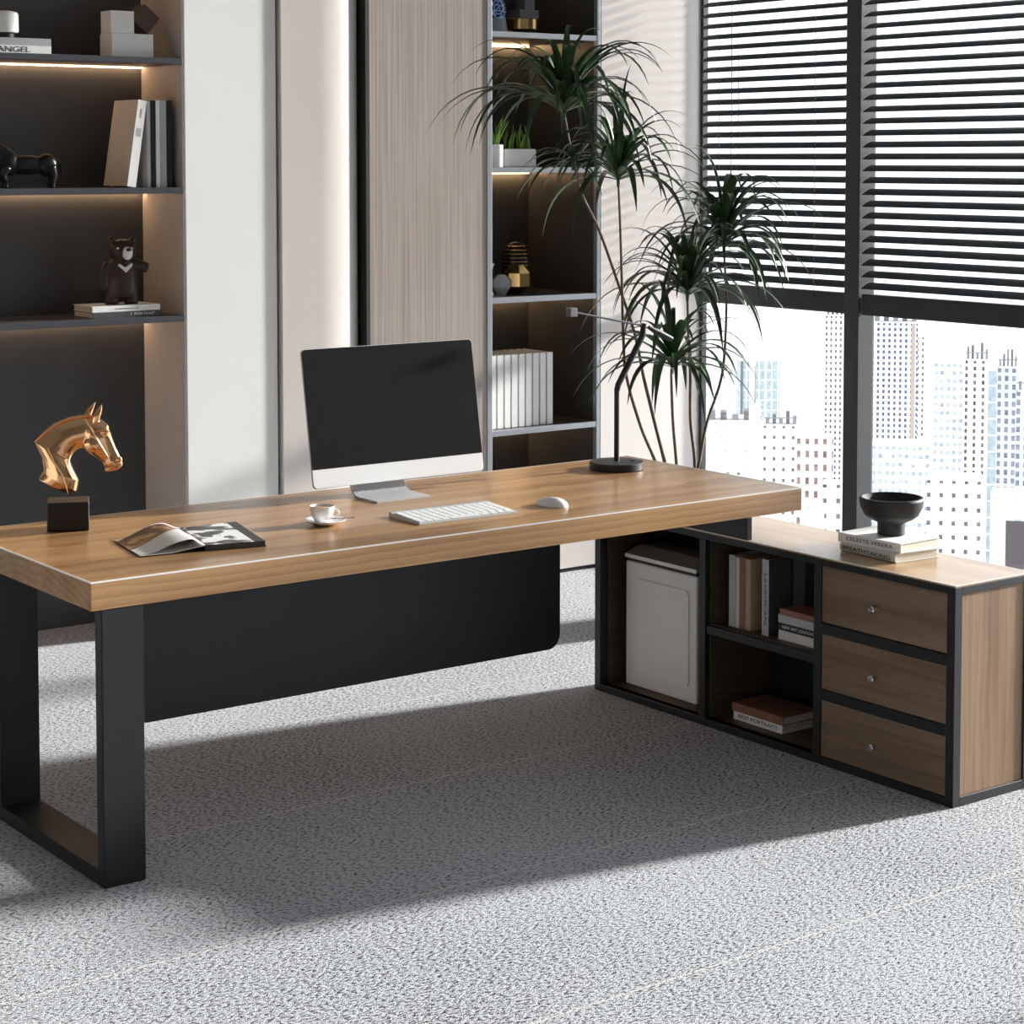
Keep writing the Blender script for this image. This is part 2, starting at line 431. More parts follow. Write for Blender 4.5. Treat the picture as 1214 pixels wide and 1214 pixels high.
# ------------------------------------------------------------------ window
slab('wall_right', M['plain_wall'], XW-.04, XW+.15, -1.6, YB+.05, 0, .1)
slab('wall_right', M['plain_wall'], XW-.04, XW+.15, -1.6, YB+.05, 3.26, ZC)
mull = [YB-.008, 5.73, 3.92, 2.1, .3, -1.55]
win = obj('window_1', box(BM(), XW-.08, XW+.02, -1.6, YB, .1, .16, bev=.003), M['mullion'], smooth=30); struct(win)
obj('window_frame', box(BM(), XW-.08, XW+.02, -1.6, YB, 3.2, 3.26, bev=.003), M['mullion'], win)
for k, y in enumerate(mull):
    w = .04 if k else .008
    obj('mullion', box(BM(), XW-(.08 if k else .02), XW+.012, y-w, y+w, 0.16, 3.2, bev=.002), M['mullion'], win)
for k in range(5):
    obj('pane', box(BM(), XW+.003, XW+.009, mull[k+1]+.04, mull[k]-(.04 if k else .012), .16, 3.2), M['glass'], win)

# ------------------------------------------------------------------ venetian blinds
def blind(y0, y1, label, cords):
    r = empty('venetian_blind', label, 'window blind')
    xc = XW-.048; zb = 1.131
    b = BM(); box(b, xc-.024, xc+.024, y0, y1, zb, zb+.085, bev=.008, seg=3)
    obj('bottom_rail', b, M['slat'], r, 40)
    b = BM(); box(b, xc-.03, xc+.03, y0, y1, 3.13, 3.19, bev=.004)
    obj('head_rail', b, M['slat'], r, 40)
    t = R(24)
    b = BM()
    # slightly crowned slat, outer edge up
    n = 6; prof = []
    for i in range(n+1):
        s = -.029+.058*i/n; h = .0022*(1-(2*i/n-1)**2)
        prof.append((s, h+.0009))
    prof += [(p[0], p[1]-.0018) for p in reversed(prof)]
    prof = [(s*math.cos(t)-h*math.sin(t), s*math.sin(t)+h*math.cos(t)) for s, h in prof]
    A = [b.verts.new((s, y0+.002, h)) for s, h in prof]; B = [b.verts.new((s, y1-.002, h)) for s, h in prof]
    b.faces.new(A); b.faces.new(list(reversed(B)))
    for i in range(len(prof)): b.faces.new((A[i], B[i], B[(i+1) % len(prof)], A[(i+1) % len(prof)]))
    bmesh.ops.recalc_face_normals(b, faces=b.faces[:])
    first = obj('slat', b, M['slat'], r, 40)
    z = zb+.118; k = 0
    while z < 3.11:
        o = first if k == 0 else first.copy()
        if k: COL.objects.link(o)
        o.location = (xc, 0, z); z += .0472; k += 1
    for y in cords:
        b = BM(); tube(b, [(xc-.026, y, 1.19), (xc-.026, y, 3.13)], .0011, 5); obj('ladder_cord', b, M['cord'], r)
    b = BM(); 
    return r
bl1 = blind(5.775, 6.655, 'dark slatted blind left of the black mullion, behind the tall plant', (5.95, 6.53))
bw = BM(); tube(bw, [(XW-.085, 6.44, 1.72), (XW-.085, 6.44, 3.13)], .0016, 6); tube(bw, [(XW-.085, 6.44, 1.66), (XW-.085, 6.44, 1.72)], .003, 6)
obj('tilt_cord', bw, M['cord'], bl1)
bw = BM(); tube(bw, [(XW-.082, 6.40, 1.70), (XW-.082, 6.40, 3.13)], .0012, 6); obj('lift_cord', bw, M['cord'], bl1)
bl2 = blind(3.965, 5.685, 'dark slatted blind right of the black mullion, above the low cabinet', (4.2,))
for b_ in (bl1, bl2):
    y = {bl1: 6.2, bl2: 4.8}[b_]
    for c in kids(b_):
        c.location.x -= XW-.048; c.location.y -= y; c.location.z -= 1.125
    b_.location = (XW-.048, y, 1.125)

# ------------------------------------------------------------------ left shelving niche
r = empty('built_in_shelf', 'charcoal recessed shelving with graphite shelves, left of the white wall panel', 'shelf')
obj('back_panel', box(BM(), 1.6, 3.475, 7.045, 7.075, 0, ZC), M['niche'], r)
obj('side_panel', box(BM(), 3.467, 3.475, YB+.003, 7.045, 0, ZC), M['niche_side'], r)
obj('side_panel', box(BM(), 1.6, 1.63, YB, 7.045, 0, ZC), M['niche_side'], r)
for z in (2.62, 2.126, 1.653, 1.181):
    s = obj('shelf', box(BM(), 1.63, 3.466, YB-.006, 7.045, z-.022, z, bev=.002), M['shelf'], r, 30)
    obj('led_strip', box(BM(), 1.66, 3.46, 7.018, 7.032, z-.0265, z-.0222), M['led'], s)
rebase(r, (2.5, 6.85, 0))

# ------------------------------------------------------------------ tower display shelf
r = empty('display_shelf', 'tall narrow black shelf tower with silver edges, right of the veneer panel', 'shelf')
X0, X1, YT = 4.845, 5.447, 7.2
obj('back_panel', box(BM(), X0, X1, YT, YT+.03, 0, ZC), M['tower'], r)
obj('side_panel', box(BM(), X0, X0+.02, YB+.02, YT, 0, ZC), M['tower'], r)
obj('side_panel', box(BM(), X1-.02, X1, YB+.02, YT, 0, ZC), M['tower'], r)
obj('edge_trim', box(BM(), X0, X0+.026, YB-.004, YB+.02, .16, ZC, bev=.002), M['silver'], r)
obj('edge_trim', box(BM(), X1-.026, X1-.008, YB-.004, YB+.02, .16, ZC, bev=.002), M['silver'], r)
obj('edge_gap', box(BM(), X1-.008, X1, YB, YB+.02, .16, ZC), M['darkgap'], r)
for z in (2.83, 2.278, 1.722, 1.186, .635):
    s = obj('shelf', box(BM(), X0+.02, X1-.02, YB+.02, YT, z-.02, z, bev=.001), M['shelf'], r)
    obj('shelf_edge', box(BM(), X0+.026, X1-.026, YB-.003, YB+.02, z-.022, z+.001, bev=.001), M['silver'], s)
    obj('led_strip', box(BM(), X0+.23, X1-.04, YT-.03, YT-.012, z-.028, z-.0202), M['led2'], s)
obj('plinth', box(BM(), X0+.02, X1, YB+.004, YB+.03, .018, .16, bev=.001), M['plinth'], r)
obj('floor_gap', box(BM(), X0+.02, X1, YB+.012, YB+.04, 0, .018), M['darkgap'], r)
rebase(r, (5.146, 6.95, 0))

# ------------------------------------------------------------------ desk
DX0, DX1, DY0, DY1, DZ = 2.03, 4.384, 4.422, 5.258, .75
r = empty('executive_desk', 'large oak topped desk with a black metal frame, in the middle of the room', 'desk')
obj('desktop', box(BM(), DX0, DX1, DY0, DY1, DZ-.07, DZ, bev=.0016, seg=2), M['desk'], r, 40)
M['edge'] = mat('painted_edge_highlight', (.92, .90, .86), .3, coat=.5)  # near-white colour paints in the bright highlight along desk and cabinet top edges
def highlight_strips(x0, x1, y0, y1, z, t=.0032, o=.0005):
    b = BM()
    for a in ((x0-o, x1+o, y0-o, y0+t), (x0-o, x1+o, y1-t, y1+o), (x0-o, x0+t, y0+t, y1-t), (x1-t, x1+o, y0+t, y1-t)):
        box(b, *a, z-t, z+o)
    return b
obj('edge_highlight', highlight_strips(DX0, DX1, DY0, DY1, DZ), M['edge'], r)
def uframe(x, y0, y1):
    w, t = .11, .038
    b = BM()
    o = [(y0, 0), (y1, 0), (y1, .679), (y0, .679)]; i = [(y0+t, t), (y1-t, t), (y1-t, .672), (y0+t, .672)]
    vs = []
    for xx in (x, x+w):
        vs.append(([b.verts.new((xx, *p)) for p in o], [b.verts.new((xx, *p)) for p in i]))
    for k in range(4):
        j = (k+1) % 4
        (o0, i0), (o1, i1) = vs
        b.faces.new((o0[k], o0[j], i0[j], i0[k])); b.faces.new((o1[k], o1[j], i1[j], i1[k]))
        b.faces.new((o0[k], o0[j], o1[j], o1[k])); b.faces.new((i0[k], i0[j], i1[j], i1[k]))
    bmesh.ops.recalc_face_normals(b, faces=b.faces[:])
    bmesh.ops.bevel(b, geom=b.edges[:], offset=.0018, segments=2, affect='EDGES')
    return b
obj('leg_frame', uframe(2.056, 4.41+.012, 5.09), M['leg'], r, 40)
pts = [(2.33, .679), (2.33, .287)]
for k in range(9):
    a = -math.pi/2+k/8*math.pi/2; pts.append((3.70-.045+.045*math.cos(a), .287+.045+.045*math.sin(a)))
pts.append((3.70, .679))
obj('modesty_panel', prism(BM(), pts, 4.75, 4.766, 'xz'), M['panel'], r, 40)
obj('crossbar', box(BM(), 2.1665, 4.14, 4.95, 4.99, .63, .679), M['leg'], r)
obj('support_plate', box(BM(), 4.160, 4.178, 4.424, 5.15, .611, .679), M['panel'], r)
obj('support_plate', box(BM(), 4.178, 4.34, 5.13, 5.148, .611, .679), M['panel'], r)
rebase(r, (3.2, 4.84, 0))

# ------------------------------------------------------------------ low cabinet
CX0, CX1, CY0, CY1, CH = 4.165, 4.485, 3.616, 5.16, .609
r = empty('low_cabinet', 'low walnut side cabinet with black frame, three drawers and open cubbies under the desk end', 'cabinet')
b = BM(); tf = .029
def rail(*a): box(b, *a, bev=.001, seg=1)
for y in (CY0, CY1-tf): 
    rail(CX0, CX0+tf, y, y+tf, 0, CH-.006); rail(CX1-tf, CX1, y, y+tf, 0, CH-.006)
    rail(CX0+tf, CX1-tf, y, y+tf, 0, .026); rail(CX0+tf, CX1-tf, y, y+tf, .584, CH-.006)
for x in (CX0, CX1-tf):
    rail(x, x+tf, CY0+tf, CY1-tf, 0, .024); rail(x, x+tf, CY0+tf, CY1-tf, .584, CH-.006)
rail(CX0, CX0+.27, 4.120, 4.148, .024, .584); rail(CX0, CX0+.27, 4.617, 4.645, .024, .584)
for z in (.191, .385): rail(CX0, CX0+.02, CY0+tf, 4.12, z, z+.031)
obj('frame', b, M['frame'], r)
obj('top_panel', box(BM(), CX0+.001, CX1, CY0, CY1, CH-.006, CH, bev=.001, seg=1), M['cabtop'], r, 40)
obj('edge_highlight', highlight_strips(CX0+.001, CX1, CY0, CY1, CH, .0022, .0003), M['edge'], r)  # thin pale strips painting a highlight round the cabinet top, no real trim
obj('side_panel', box(BM(), CX0+tf, CX1-tf, CY0+.006, CY0+.02, .026, .584), M['cabv'], r)
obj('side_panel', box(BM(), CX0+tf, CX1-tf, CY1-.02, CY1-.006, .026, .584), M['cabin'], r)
obj('back_panel', box(BM(), CX1-tf-.01, CX1-tf, CY0+tf, CY1-tf, .024, .584), M['panel'], r)
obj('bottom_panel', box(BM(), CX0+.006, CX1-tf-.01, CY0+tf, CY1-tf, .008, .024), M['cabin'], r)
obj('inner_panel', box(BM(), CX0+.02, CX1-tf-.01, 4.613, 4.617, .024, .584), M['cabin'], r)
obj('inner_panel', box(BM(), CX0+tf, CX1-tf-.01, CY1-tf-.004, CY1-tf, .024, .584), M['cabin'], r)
s = obj('shelf', box(BM(), CX0+.004, CX1-tf-.01, 4.148, 4.613, .290, .316, bev=.001), M['frame'], r)
obj('shelf_lining', box(BM(), CX0+.02, CX1-tf-.01, 4.15, 4.612, .316, .319), M['cabin'], s)
for z0, z1 in ((.417, .584), (.222, .385), (.024, .191)):
    d = obj('drawer', box(BM(), CX0+.005, CX0+.25, CY0+tf+.001, 4.119, z0+.001, z1-.001, bev=.0012), M['cab'], r, 40)
    zc = (z0+z1)/2-.005; yc = 3.905
    k = BM(); 
    prof = [(0, 0), (.005, 0), (.005, .013), (.0105, .018), (.011, .023), (.008, .027), (0, .028)]
    lathe(k, prof, 20, cap=False)
    bmesh.ops.transform(k, matrix=Matrix.Translation((CX0+.005, yc, zc)) @ Matrix.Rotation(R(-90), 4, 'Y'), verts=k.verts[:])
    obj('knob', k, M['steel'], d, 40)
rebase(r, (4.325, 4.388, 0))

# waste bin inside the left cubby
r = empty('waste_bin', 'white rectangular waste bin with grey lid standing inside the left cabinet cubby', 'bin')
b = BM(); box(b, 4.242, 4.41, 4.742, 5.093, .0245, .436, bev=.006, seg=3); obj('body', b, M['binw'], r, 40)
def rrect(y0, y1, z0, z1, rad):
    o = []
    for cy, cz, a0 in ((y1-rad, z1-rad, 0), (y0+rad, z1-rad, 90), (y0+rad, z0+rad, 180), (y1-rad, z0+rad, 270)):
        for k in range(6):
            a = R(a0+k*18); o.append((cy+rad*math.cos(a), cz+rad*math.sin(a)))
    return o
b = prism(BM(), rrect(4.775, 5.045, .075, .385, .022), 4.237, 4.243, 'yz')
obj('raised_panel', b, M['binw'], r)
obj('lid_seam', box(BM(), 4.246, 4.406, 4.746, 5.089, .436, .447), M['darkgap'], r)
b = prism(BM(), [(4.240, .447), (4.412, .447), (4.412, .475), (4.30, .482), (4.25, .463), (4.240, .46)], 4.742, 5.093, 'xz')
obj('lid', b, M['binlid'], r); obj('lid_rim', box(BM(), 4.2385, 4.2395, 4.742, 5.093, .447, .459), M['binw'], r)
rebase(r, (4.326, 4.918, .0245))

# ------------------------------------------------------------------ books
def book(label, t, d, h, cover, title=None, ink='ink', tsize=.6, group=None, tfit=.8, tpos=.5, name='book', round_spine=False, face=None, cat='book'):
    """upright in local space: spine on the y=0 side, x = thickness, z = height"""
    r = empty(name, label, cat, group); c = .0022
    b = BM()
    if round_spine:
        pts = [(0, d), (0, .004)]+[(t/2-t/2*math.cos(math.pi*k/8), .004-.006*math.sin(math.pi*k/8)) for k in range(1, 8)]+[(t, .004), (t, d), (t-c, d), (t-c, .006), (c, .006), (c, d)]
    else:
        pts = [(0, d), (0, 0), (t, 0), (t, d), (t-c, d), (t-c, .003), (c, .003), (c, d)]
    prism(b, pts, 0, h, 'xy'); obj('cover', b, M[cover], r, 40)
    obj('pages', box(BM(), c, t-c, .006, d-.004, .003, h-.003), M['paper'], r)
    if title:
        # text runs down the spine, reads left to right when the book lies flat
        m = Matrix(((0, 1, 0, t/2), (0, 0, -1, -.0007-(.006 if round_spine else 0)), (-1, 0, 0, h*tpos), (0, 0, 0, 1)))
        m[1][2] = -1
        m = Matrix.Translation((t/2, -.0006-(.0062 if round_spine else 0), h*tpos)) @ Matrix(((0, 1, 0, 0), (0, 0, -1, 0), (-1, 0, 0, 0), (0, 0, 0, 1)))
        lettering(title, t*tsize, m, M[ink], r, 'title', fit=h*tfit)
    return r
def put(r, loc, rot=(0, 0, 0)):
    r.location = loc; r.rotation_euler = rot; return r
LIE = R(-90)
# lying with the spine towards -Y: origin at right-hand end (x), bottom (z)
# bear's books
put(book('dark grey book with white title, under the white book beneath the bear', .022, .17, .272, 'c_darkgrey', 'I  PORTRAIT', 'inkw', .62, tfit=.35, tpos=.28), (3.391, 6.745, 1.1812), (0, LIE, 0))
put(book('thin white book lying directly under the bear figurine', .0215, .165, .269, 'c_white', 'architecture', 'ink', .4, tfit=.35), (3.386, 6.747, 1.2036), (0, LIE, 0))
# top shelf books
put(book('white book with large black title on the top left shelf', .0285, .18, .29, 'c_white', 'ANGEL', 'ink', .95, tfit=.42, tpos=.48), (2.974, 6.75, 2.1262), (0, LIE, 0))
put(book('grey book lying on the white titled book, top left shelf', .026, .175, .288, 'c_grey', None), (2.975, 6.753, 2.1551), (0, LIE, 0))
# row on second shelf
G = 'books standing on the second left shelf'
put(book('white book leaning right, its beige cover showing, first of the row', .033, .20, .318, 'c_beige', None, group=G), (3.2555, 6.738, 1.659), (0, R(8.7), 0))
t = put(book('thin silver grey book standing between the leaning book and black book', .0135, .19, .316, 'c_silvergrey', None, group=G), (3.3395, 6.745, 1.6532), (0, 0, 0))
x = 3.3540
for (lab, w, c, h) in (('black book just right of the thin silver grey book', .0205, 'c_blackc', .318), ('narrow white book between black and grey books in the upright row', .0155, 'c_white', .319),
                    ('grey book between the narrow white and the last black book', .025, 'c_grey', .319), ('black book at the right end of the row, by the taupe side panel', .0215, 'c_blackc', .319)):
    put(book(lab, w, .19, h, c, None, group=G), (x, 6.745, 1.6532)); x += w+.0012
# white spine strip of the leaning book
for o in COL.objects:
    if o.get('label', '').startswith('white book leaning right'):
        b = BM(); box(b, -.0006, .0336, -.0008, .0002, 0, .318); obj('spine', b, M['c_white'], o)
        m = Matrix.Translation((.0165, -.0012, .20)) @ Matrix(((0, 1, 0, 0), (0, 0, -1, 0), (-1, 0, 0, 0), (0, 0, 0, 1)))
        b = BM(); box(b, .008, .026, -.0014, -.0006, .185, .215); obj('spine_mark', b, M['c_grey'], o)
        lettering('edition', .012, Matrix.Translation((.0, 0, .07)) @ m, M['ink'], o, 'title')
# nine white books in the tower
GW = 'white books in the tower shelf'
names = ['first', 'second', 'third', 'fourth', 'fifth', 'sixth', 'seventh', 'eighth', 'ninth']
proto = book('', .0282, .21, .305, 'c_white', None, group=GW)
for i in range(9):
    o = proto if i == 0 else copy_tree(proto)
    o['label'] = ('white binder-like book nearest the veneer panel in the tower shelf' if i == 0 else
                  'last white book of the tower row, its side open to the empty shelf' if i == 8 else
                  'white book in the tower row, %s from the left' % names[i])
    put(o, (4.9025+i*.0372, 6.765, .6363), (0, 0, 0))
# books on cabinet (spine towards -X): rotate -90 about Z after lying
put(book('pale grey clothbound book lying on the cabinet under the white book', .027, .168, .232, 'c_offwhite', 'BREATHTAKING', 'ink', .62, tfit=.86, round_spine=True), (4.262, 3.922, .6097), (0, LIE, R(-94)))
put(book('white hardback with dark title directly beneath the black bowl', .0275, .170, .238, 'c_white', 'CELESTE VERERA', 'ink', .55, tfit=.74), (4.277, 3.916, .6375), (0, LIE, R(-88)))
# cubby books, spine towards -X : rotation about Z by -90: local x -> -Y, local y -> +X
GC = 'books in the middle cabinet cubby'
RZ = R(-90)
def cub(lab, y1, t, h, c, d=.17, z=.3192, x=4.212, title=None, ink='ink'):
    return put(book(lab, t, d, h, c, title, ink, .5, GC), (x, y1, z), (0, 0, RZ))
cub('grey white book at the left of the middle cubby', 4.560, .030, .222, 'c_silvergrey')
cub('off-white narrow book touching the brown spined book in the cubby', 4.528, .014, .218, 'c_offwhite')
cub('brown spined book standing in the middle cubby', 4.512, .024, .222, 'c_brown')
cub('tan book standing just right of the brown spined one', 4.486, .022, .220, 'c_tan')
cub('tall pale book with dark lettering beside the flat stack in the cubby', 4.412, .028, .232, 'c_darkgrey')
cub('dark grey album standing behind the flat stack in the cubby', 4.380, .05, .225, 'c_darkgrey', .12, x=4.31)
cub('black album standing at the right end of the cubby, behind the flat stack', 4.215, .04, .225, 'c_blackc', .10, x=4.33)
o = [q for q in COL.objects if q.get('label', '').startswith('tall pale book with dark')][0]
o['label'] = 'tall dark book with a pale lettered spine beside the flat stack in the cubby'
b = BM(); box(b, -.0004, .0284, -.0009, .0002, 0, .232); obj('spine', b, M['c_silvergrey'], o)
lettering('LANDSCAPE', .014, Matrix.Translation((.014, -.0016, .11)) @ Matrix(((0, 1, 0, 0), (0, 0, -1, 0), (-1, 0, 0, 0), (0, 0, 0, 1))), M['ink'], o, 'title', fit=.16)
def flat(lab, y0, L_, t, z, c, x=4.215, d=.12, title=None, ink='ink', rz=-90, g=None):
    return put(book(lab, t, d, L_, c, title, ink, .6, g), (x, y0, z), (0, LIE, R(rz)))
GS = 'flat stack in the middle cubby'
flat('beige book at the bottom of the cubby stack', 4.186, .158, .028, .3192, 'c_offwhite', g=GS, d=.085)
flat('black book with pale lettering in the cubby stack', 4.182, .162, .022, .3476, 'c_blackc', title='NEW ART LONDON', ink='inkw', g=GS, d=.085)
flat('white book above the black one in the cubby stack', 4.182, .164, .024, .3700, 'c_silvergrey', g=GS, d=.085)
flat('brown book on top of the cubby stack', 4.182, .158, .018, .3944, 'c_brown', g=GS, d=.085)
flat('white spined book lying in the lower cubby beneath the brown book', 4.345, .215, .026, .0245, 'c_white', x=4.235, title='BEST PORTRAITS', d=.15)
flat('brown book lying on the white spined book in the lower cubby', 4.340, .225, .026, .0509, 'c_brown', x=4.232, d=.15)

# ------------------------------------------------------------------ black bowl
b = BM()
lathe(b, [(.0, 0), (.037, 0), (.040, .003), (.040, .036), (.062, .046), (.078, .058), (.091, .084), (.0935, .104), (.091, .110), (.085, .110), (.082, .098), (.072, .070), (.045, .052), (0, .047)], 56, cap=False)
o = obj('footed_bowl', b, M['bowl'], smooth=24); tag(o, 'matte black footed bowl standing on two books on the low cabinet', 'bowl'); o.location = (4.365, 4.035, .6653)

# ------------------------------------------------------------------ computer
r = empty('desktop_computer', 'all-in-one computer with a wide black screen and white chin, standing on the desk', 'computer')
# local: built upright, then tilted back
XL, XR = 3.034, 3.649; Hm = .412
tl = Matrix.Translation((0, 5.07, .79)) @ Matrix.Rotation(R(-9.6), 4, 'X')
def tb(bm): bmesh.ops.transform(bm, matrix=tl, verts=bm.verts[:]); return bm
def rr2(x0, x1, z0, z1, rad, n=7):
    o = []
    for cx, cz, a0 in ((x1-rad, z1-rad, 0), (x0+rad, z1-rad, 90), (x0+rad, z0+rad, 180), (x1-rad, z0+rad, 270)):
        for k in range(n):
            a = R(a0+k*90/(n-1)); o.append((cx+rad*math.cos(a), cz+rad*math.sin(a)))
    return o
b = BM(); prism(b, rr2(XL, XR, 0, Hm, .014), .0, .006, 'xz')
# bulging back
loft_s = []
for f, yy in ((1, .006), (.97, .012), (.8, .02), (.5, .032), (.2, .038)):
    loft_s.append((((XL+XR)/2, yy, Hm/2), ((XR-XL)/2*f, 0, 0), (0, 0, Hm/2*f)))
b2 = BM(); rings = []
for c, A, B in loft_s:
    base = rr2(-1, 1, -1, 1, .07)
    rings.append([b.verts.new((c[0]+A[0]*p, c[1], c[2]+B[2]*q)) for p, q in base])
for a1, b1 in zip(rings, rings[1:]):
    for k in range(len(a1)): b.faces.new((a1[k], a1[(k+1) % len(a1)], b1[(k+1) % len(a1)], b1[k]))
b.faces.new(rings[-1]); bmesh.ops.recalc_face_normals(b, faces=b.faces[:]); b2.free()
obj('housing', tb(b), M['alu'], r, 35)
zs = .056
pts = [p for p in rr2(XL+.0015, XR-.0015, .0015, Hm-.0015, .013)]
top = [p for p in pts if p[1] > .2]; bot = [p for p in pts if p[1] <= .2]
b = prism(BM(), [(XR-.0015, zs)]+top+[(XL+.0015, zs)], -.0015, .001, 'xz'); obj('screen', tb(b), M['screen'], r)
b = prism(BM(), [(XL+.0015, zs-.0003)]+bot+[(XR-.0015, zs-.0003)], -.0012, .001, 'xz'); obj('chin', tb(b), M['imac_white'], r)
# L shaped stand
xa, xb = 3.178, 3.368
prof = [(4.95, .7505), (5.055, .7505)]
for k in range(1, 9):
    a = k/8*R(78); prof.append((5.055+.05*math.sin(a), .7505+.05*(1-math.cos(a))))
prof += [(5.125, .86), (5.138, .95)]
off = []
for i, p in enumerate(prof):
    q0 = prof[max(i-1, 0)]; q1 = prof[min(i+1, len(prof)-1)]
    d = Vector((q1[0]-q0[0], q1[1]-q0[1])).normalized(); off.append((p[0]-d.y*.006, p[1]+d.x*.006))
b = prism(BM(), prof+list(reversed(off)), xa, xb, 'yz'); obj('stand', b, M['alu'], r, 35)
rebase(r, (3.27, 5.04, .7505))

# keyboard
r = empty('keyboard', 'slim silver keyboard with white keys lying in front of the computer', 'keyboard')
KW, KD = .335, .16
b = prism(BM(), [(0, 0), (KD, 0), (KD, .012), (0, .004)], 0, KW, 'yz'); obj('body', b, M['kbbody'], r)
b = BM(); tube(b, [(0, KD-.007, .0075), (KW, KD-.007, .0075)], .0075, 14); obj('battery_tube', b, M['alu'], r, 40)
kb = None
rows = 6
for j in range(rows):
    n = 13 if j else 9
    y = .008+j*.0222; z = .0046+y*.05
    xk = .006
    for i in range(n):
        w = .0212
        if j == 0: w = [.021, .021, .021, .026, .098, .026, .021, .021, .021][i]
        if kb is None or abs(w-.0212) > 1e-4:
            b = BM(); box(b, 0, w, 0, .019, 0, .0022, bev=.0007, seg=1); k_ = obj('key', b, M['key'], r)
            if abs(w-.0212) < 1e-4: kb = k_
        else:
            k_ = kb.copy(); COL.objects.link(k_)
        k_.location = (xk, y, z); k_.rotation_euler = (R(2.8), 0, 0)
        xk += w+(.0038 if j else .0048)
put(r, (3.083, 4.588, .7505), (0, 0, R(-1.5)))
# mouse
b = BM(); bmesh.ops.create_uvsphere(b, u_segments=40, v_segments=24, radius=1)
for v in b.verts:
    x, y, z = v.co
    s = 1/max((abs(x)**2.6+abs(y)**2.6)**(1/2.6), 1e-6)*math.hypot(x, y) if math.hypot(x, y) > 1e-4 else 1
    v.co = (x*s*.029, y*s*.056, (max(z, -.12)+.12)*.023*(1-.12*y))
r_ = obj('computer_mouse', b, M['plastic'], smooth=50); tag(r_, 'small white mouse lying to the right of the keyboard', 'mouse')
put(r_, (3.568, 4.618, .7505), (0, 0, R(6)))

# coffee cup with saucer
r = empty('coffee_cup', 'small white coffee cup on the saucer, filled with milky coffee', 'cup')
b = BM(); lathe(b, [(0, 0), (.019, 0), (.021, .004), (.029, .016), (.0335, .034), (.035, .046), (.0335, .0465), (.0315, .034), (.027, .018), (.015, .008), (0, .007)], 40, cap=False)
obj('body', b, M['porcelain'], r, 50)
b = BM(); lathe(b, [(0, .0385), (.0318, .0385), (.0322, .040), (.02, .0415), (0, .042)], 36, cap=False); obj('coffee', b, M['coffee'], r, 50)
b = BM(); tube(b, [(.031+.0155*math.sin(a), 0, .026+.012*math.cos(a)) for a in [R(k*20-10) for k in range(0, 11)]], .0028, 8); obj('handle', b, M['porcelain'], r, 50)
put(r, (2.874, 4.757, .7565), (0, 0, R(-40)))
b = BM(); lathe(b, [(0, .0), (.03, 0), (.034, .002), (.054, .010), (.0575, .0135), (.0565, .0145), (.050, .0115), (.030, .0055), (0, .0050)], 44, cap=False)
o = obj('saucer', b, M['porcelain'], smooth=50); tag(o, 'white saucer on the desk under the coffee cup', 'saucer'); o.location = (2.881, 4.751, .7505)
r = empty('teaspoon', 'small steel teaspoon lying on the saucer right of the cup', 'spoon')
b = BM(); tube(b, [(0, -.03, .004), (0, 0, .002), (0, .04, .0015)], [.0018, .0014, .0016], 8); obj('handle', b, M['steel'], r, 50)
b = BM(); ball(b, (0, .052, .002), (.008, .013, .0022), sub=2); obj('bowl', b, M['steel'], r, 50)
put(r, (2.922, 4.722, .765), (R(3), 0, R(75)))

# ------------------------------------------------------------------ desk lamp (off)
r = empty('desk_lamp', 'slim black desk lamp with round base on the right of the desk', 'lamp')
lx, ly = 4.166, 5.05
b = BM(); lathe(b, [(0, 0), (.086, 0), (.089, .003), (.089, .022), (.086, .025), (.02, .026), (0, .026)], 56, (lx, ly, .7505), cap=False); obj('base', b, M['lamp'], r, 35)
b = BM(); lathe(b, [(0, 0), (.006, 0), (.006, .003), (0, .003)], 16, (lx+.045, ly-.03, .7765), cap=False); obj('switch', b, M['lamp'], r, 35)
b = BM(); tube(b, [(lx, ly, .776), (lx, ly, 1.015)], .0085, 16); obj('pole', b, M['lamp'], r, 40)
b = BM(); tube(b, [(lx, ly, 1.005), (4.172, ly, 1.025), (4.215, ly, 1.09), (4.258, ly, 1.155), (4.274, ly, 1.18), (4.28, ly, 1.22)], [.0095, .010, .0105, .0105, .0105, .009], 14); obj('arm', b, M['lamp'], r, 40)
b = BM(); tube(b, [(3.985, ly, 1.270), (4.275, ly, 1.213), (4.396, ly, 1.164)], [.0035, .0035, .003], 10); obj('rod', b, M['shelf'], r, 40)
b = BM(); box(b, 3.965, 3.993, ly-.013, ly+.013, 1.256, 1.284, bev=.002); obj('counterweight', b, M['greystone'], r, 40)
b = BM(); tube(b, [(4.30, ly, 1.206), (4.34, ly, 1.188), (4.40, ly, 1.162)], [.006, .012, .009], 12); obj('lamp_head', b, M['lamp'], r, 40)
rebase(r, (lx, ly, .7505))

# ------------------------------------------------------------------ open magazine
r = empty('open_magazine', 'open picture magazine with one lifted page, left on the desk', 'magazine')
def quadmesh(P, Q, n, zf, t=0):
    """ruled sheet between two polylines"""
    b = BM(); rows_ = []
    for k in range(n+1):
        s = k/n
        a = Vector(P[0]).lerp(Vector(P[1]), s); c = Vector(Q[0]).lerp(Vector(Q[1]), s)
        z = zf(s)
        rows_.append((b.verts.new((a.x, a.y, z)), b.verts.new((c.x, c.y, z))))
    for a, c in zip(rows_, rows_[1:]): b.faces.new((a[0], a[1], c[1], c[0]))
    return b
def thicken(bm, t):
    bmesh.ops.recalc_face_normals(bm, faces=bm.faces[:])
    bmesh.ops.solidify(bm, geom=bm.faces[:], thickness=t); return bm
Z0 = .7508
nl, fl, gn, gf, rn, rf = (2.261, 4.632), (2.302, 4.862), (2.433, 4.607), (2.492, 4.866), (2.591, 4.569), (2.667, 4.862)
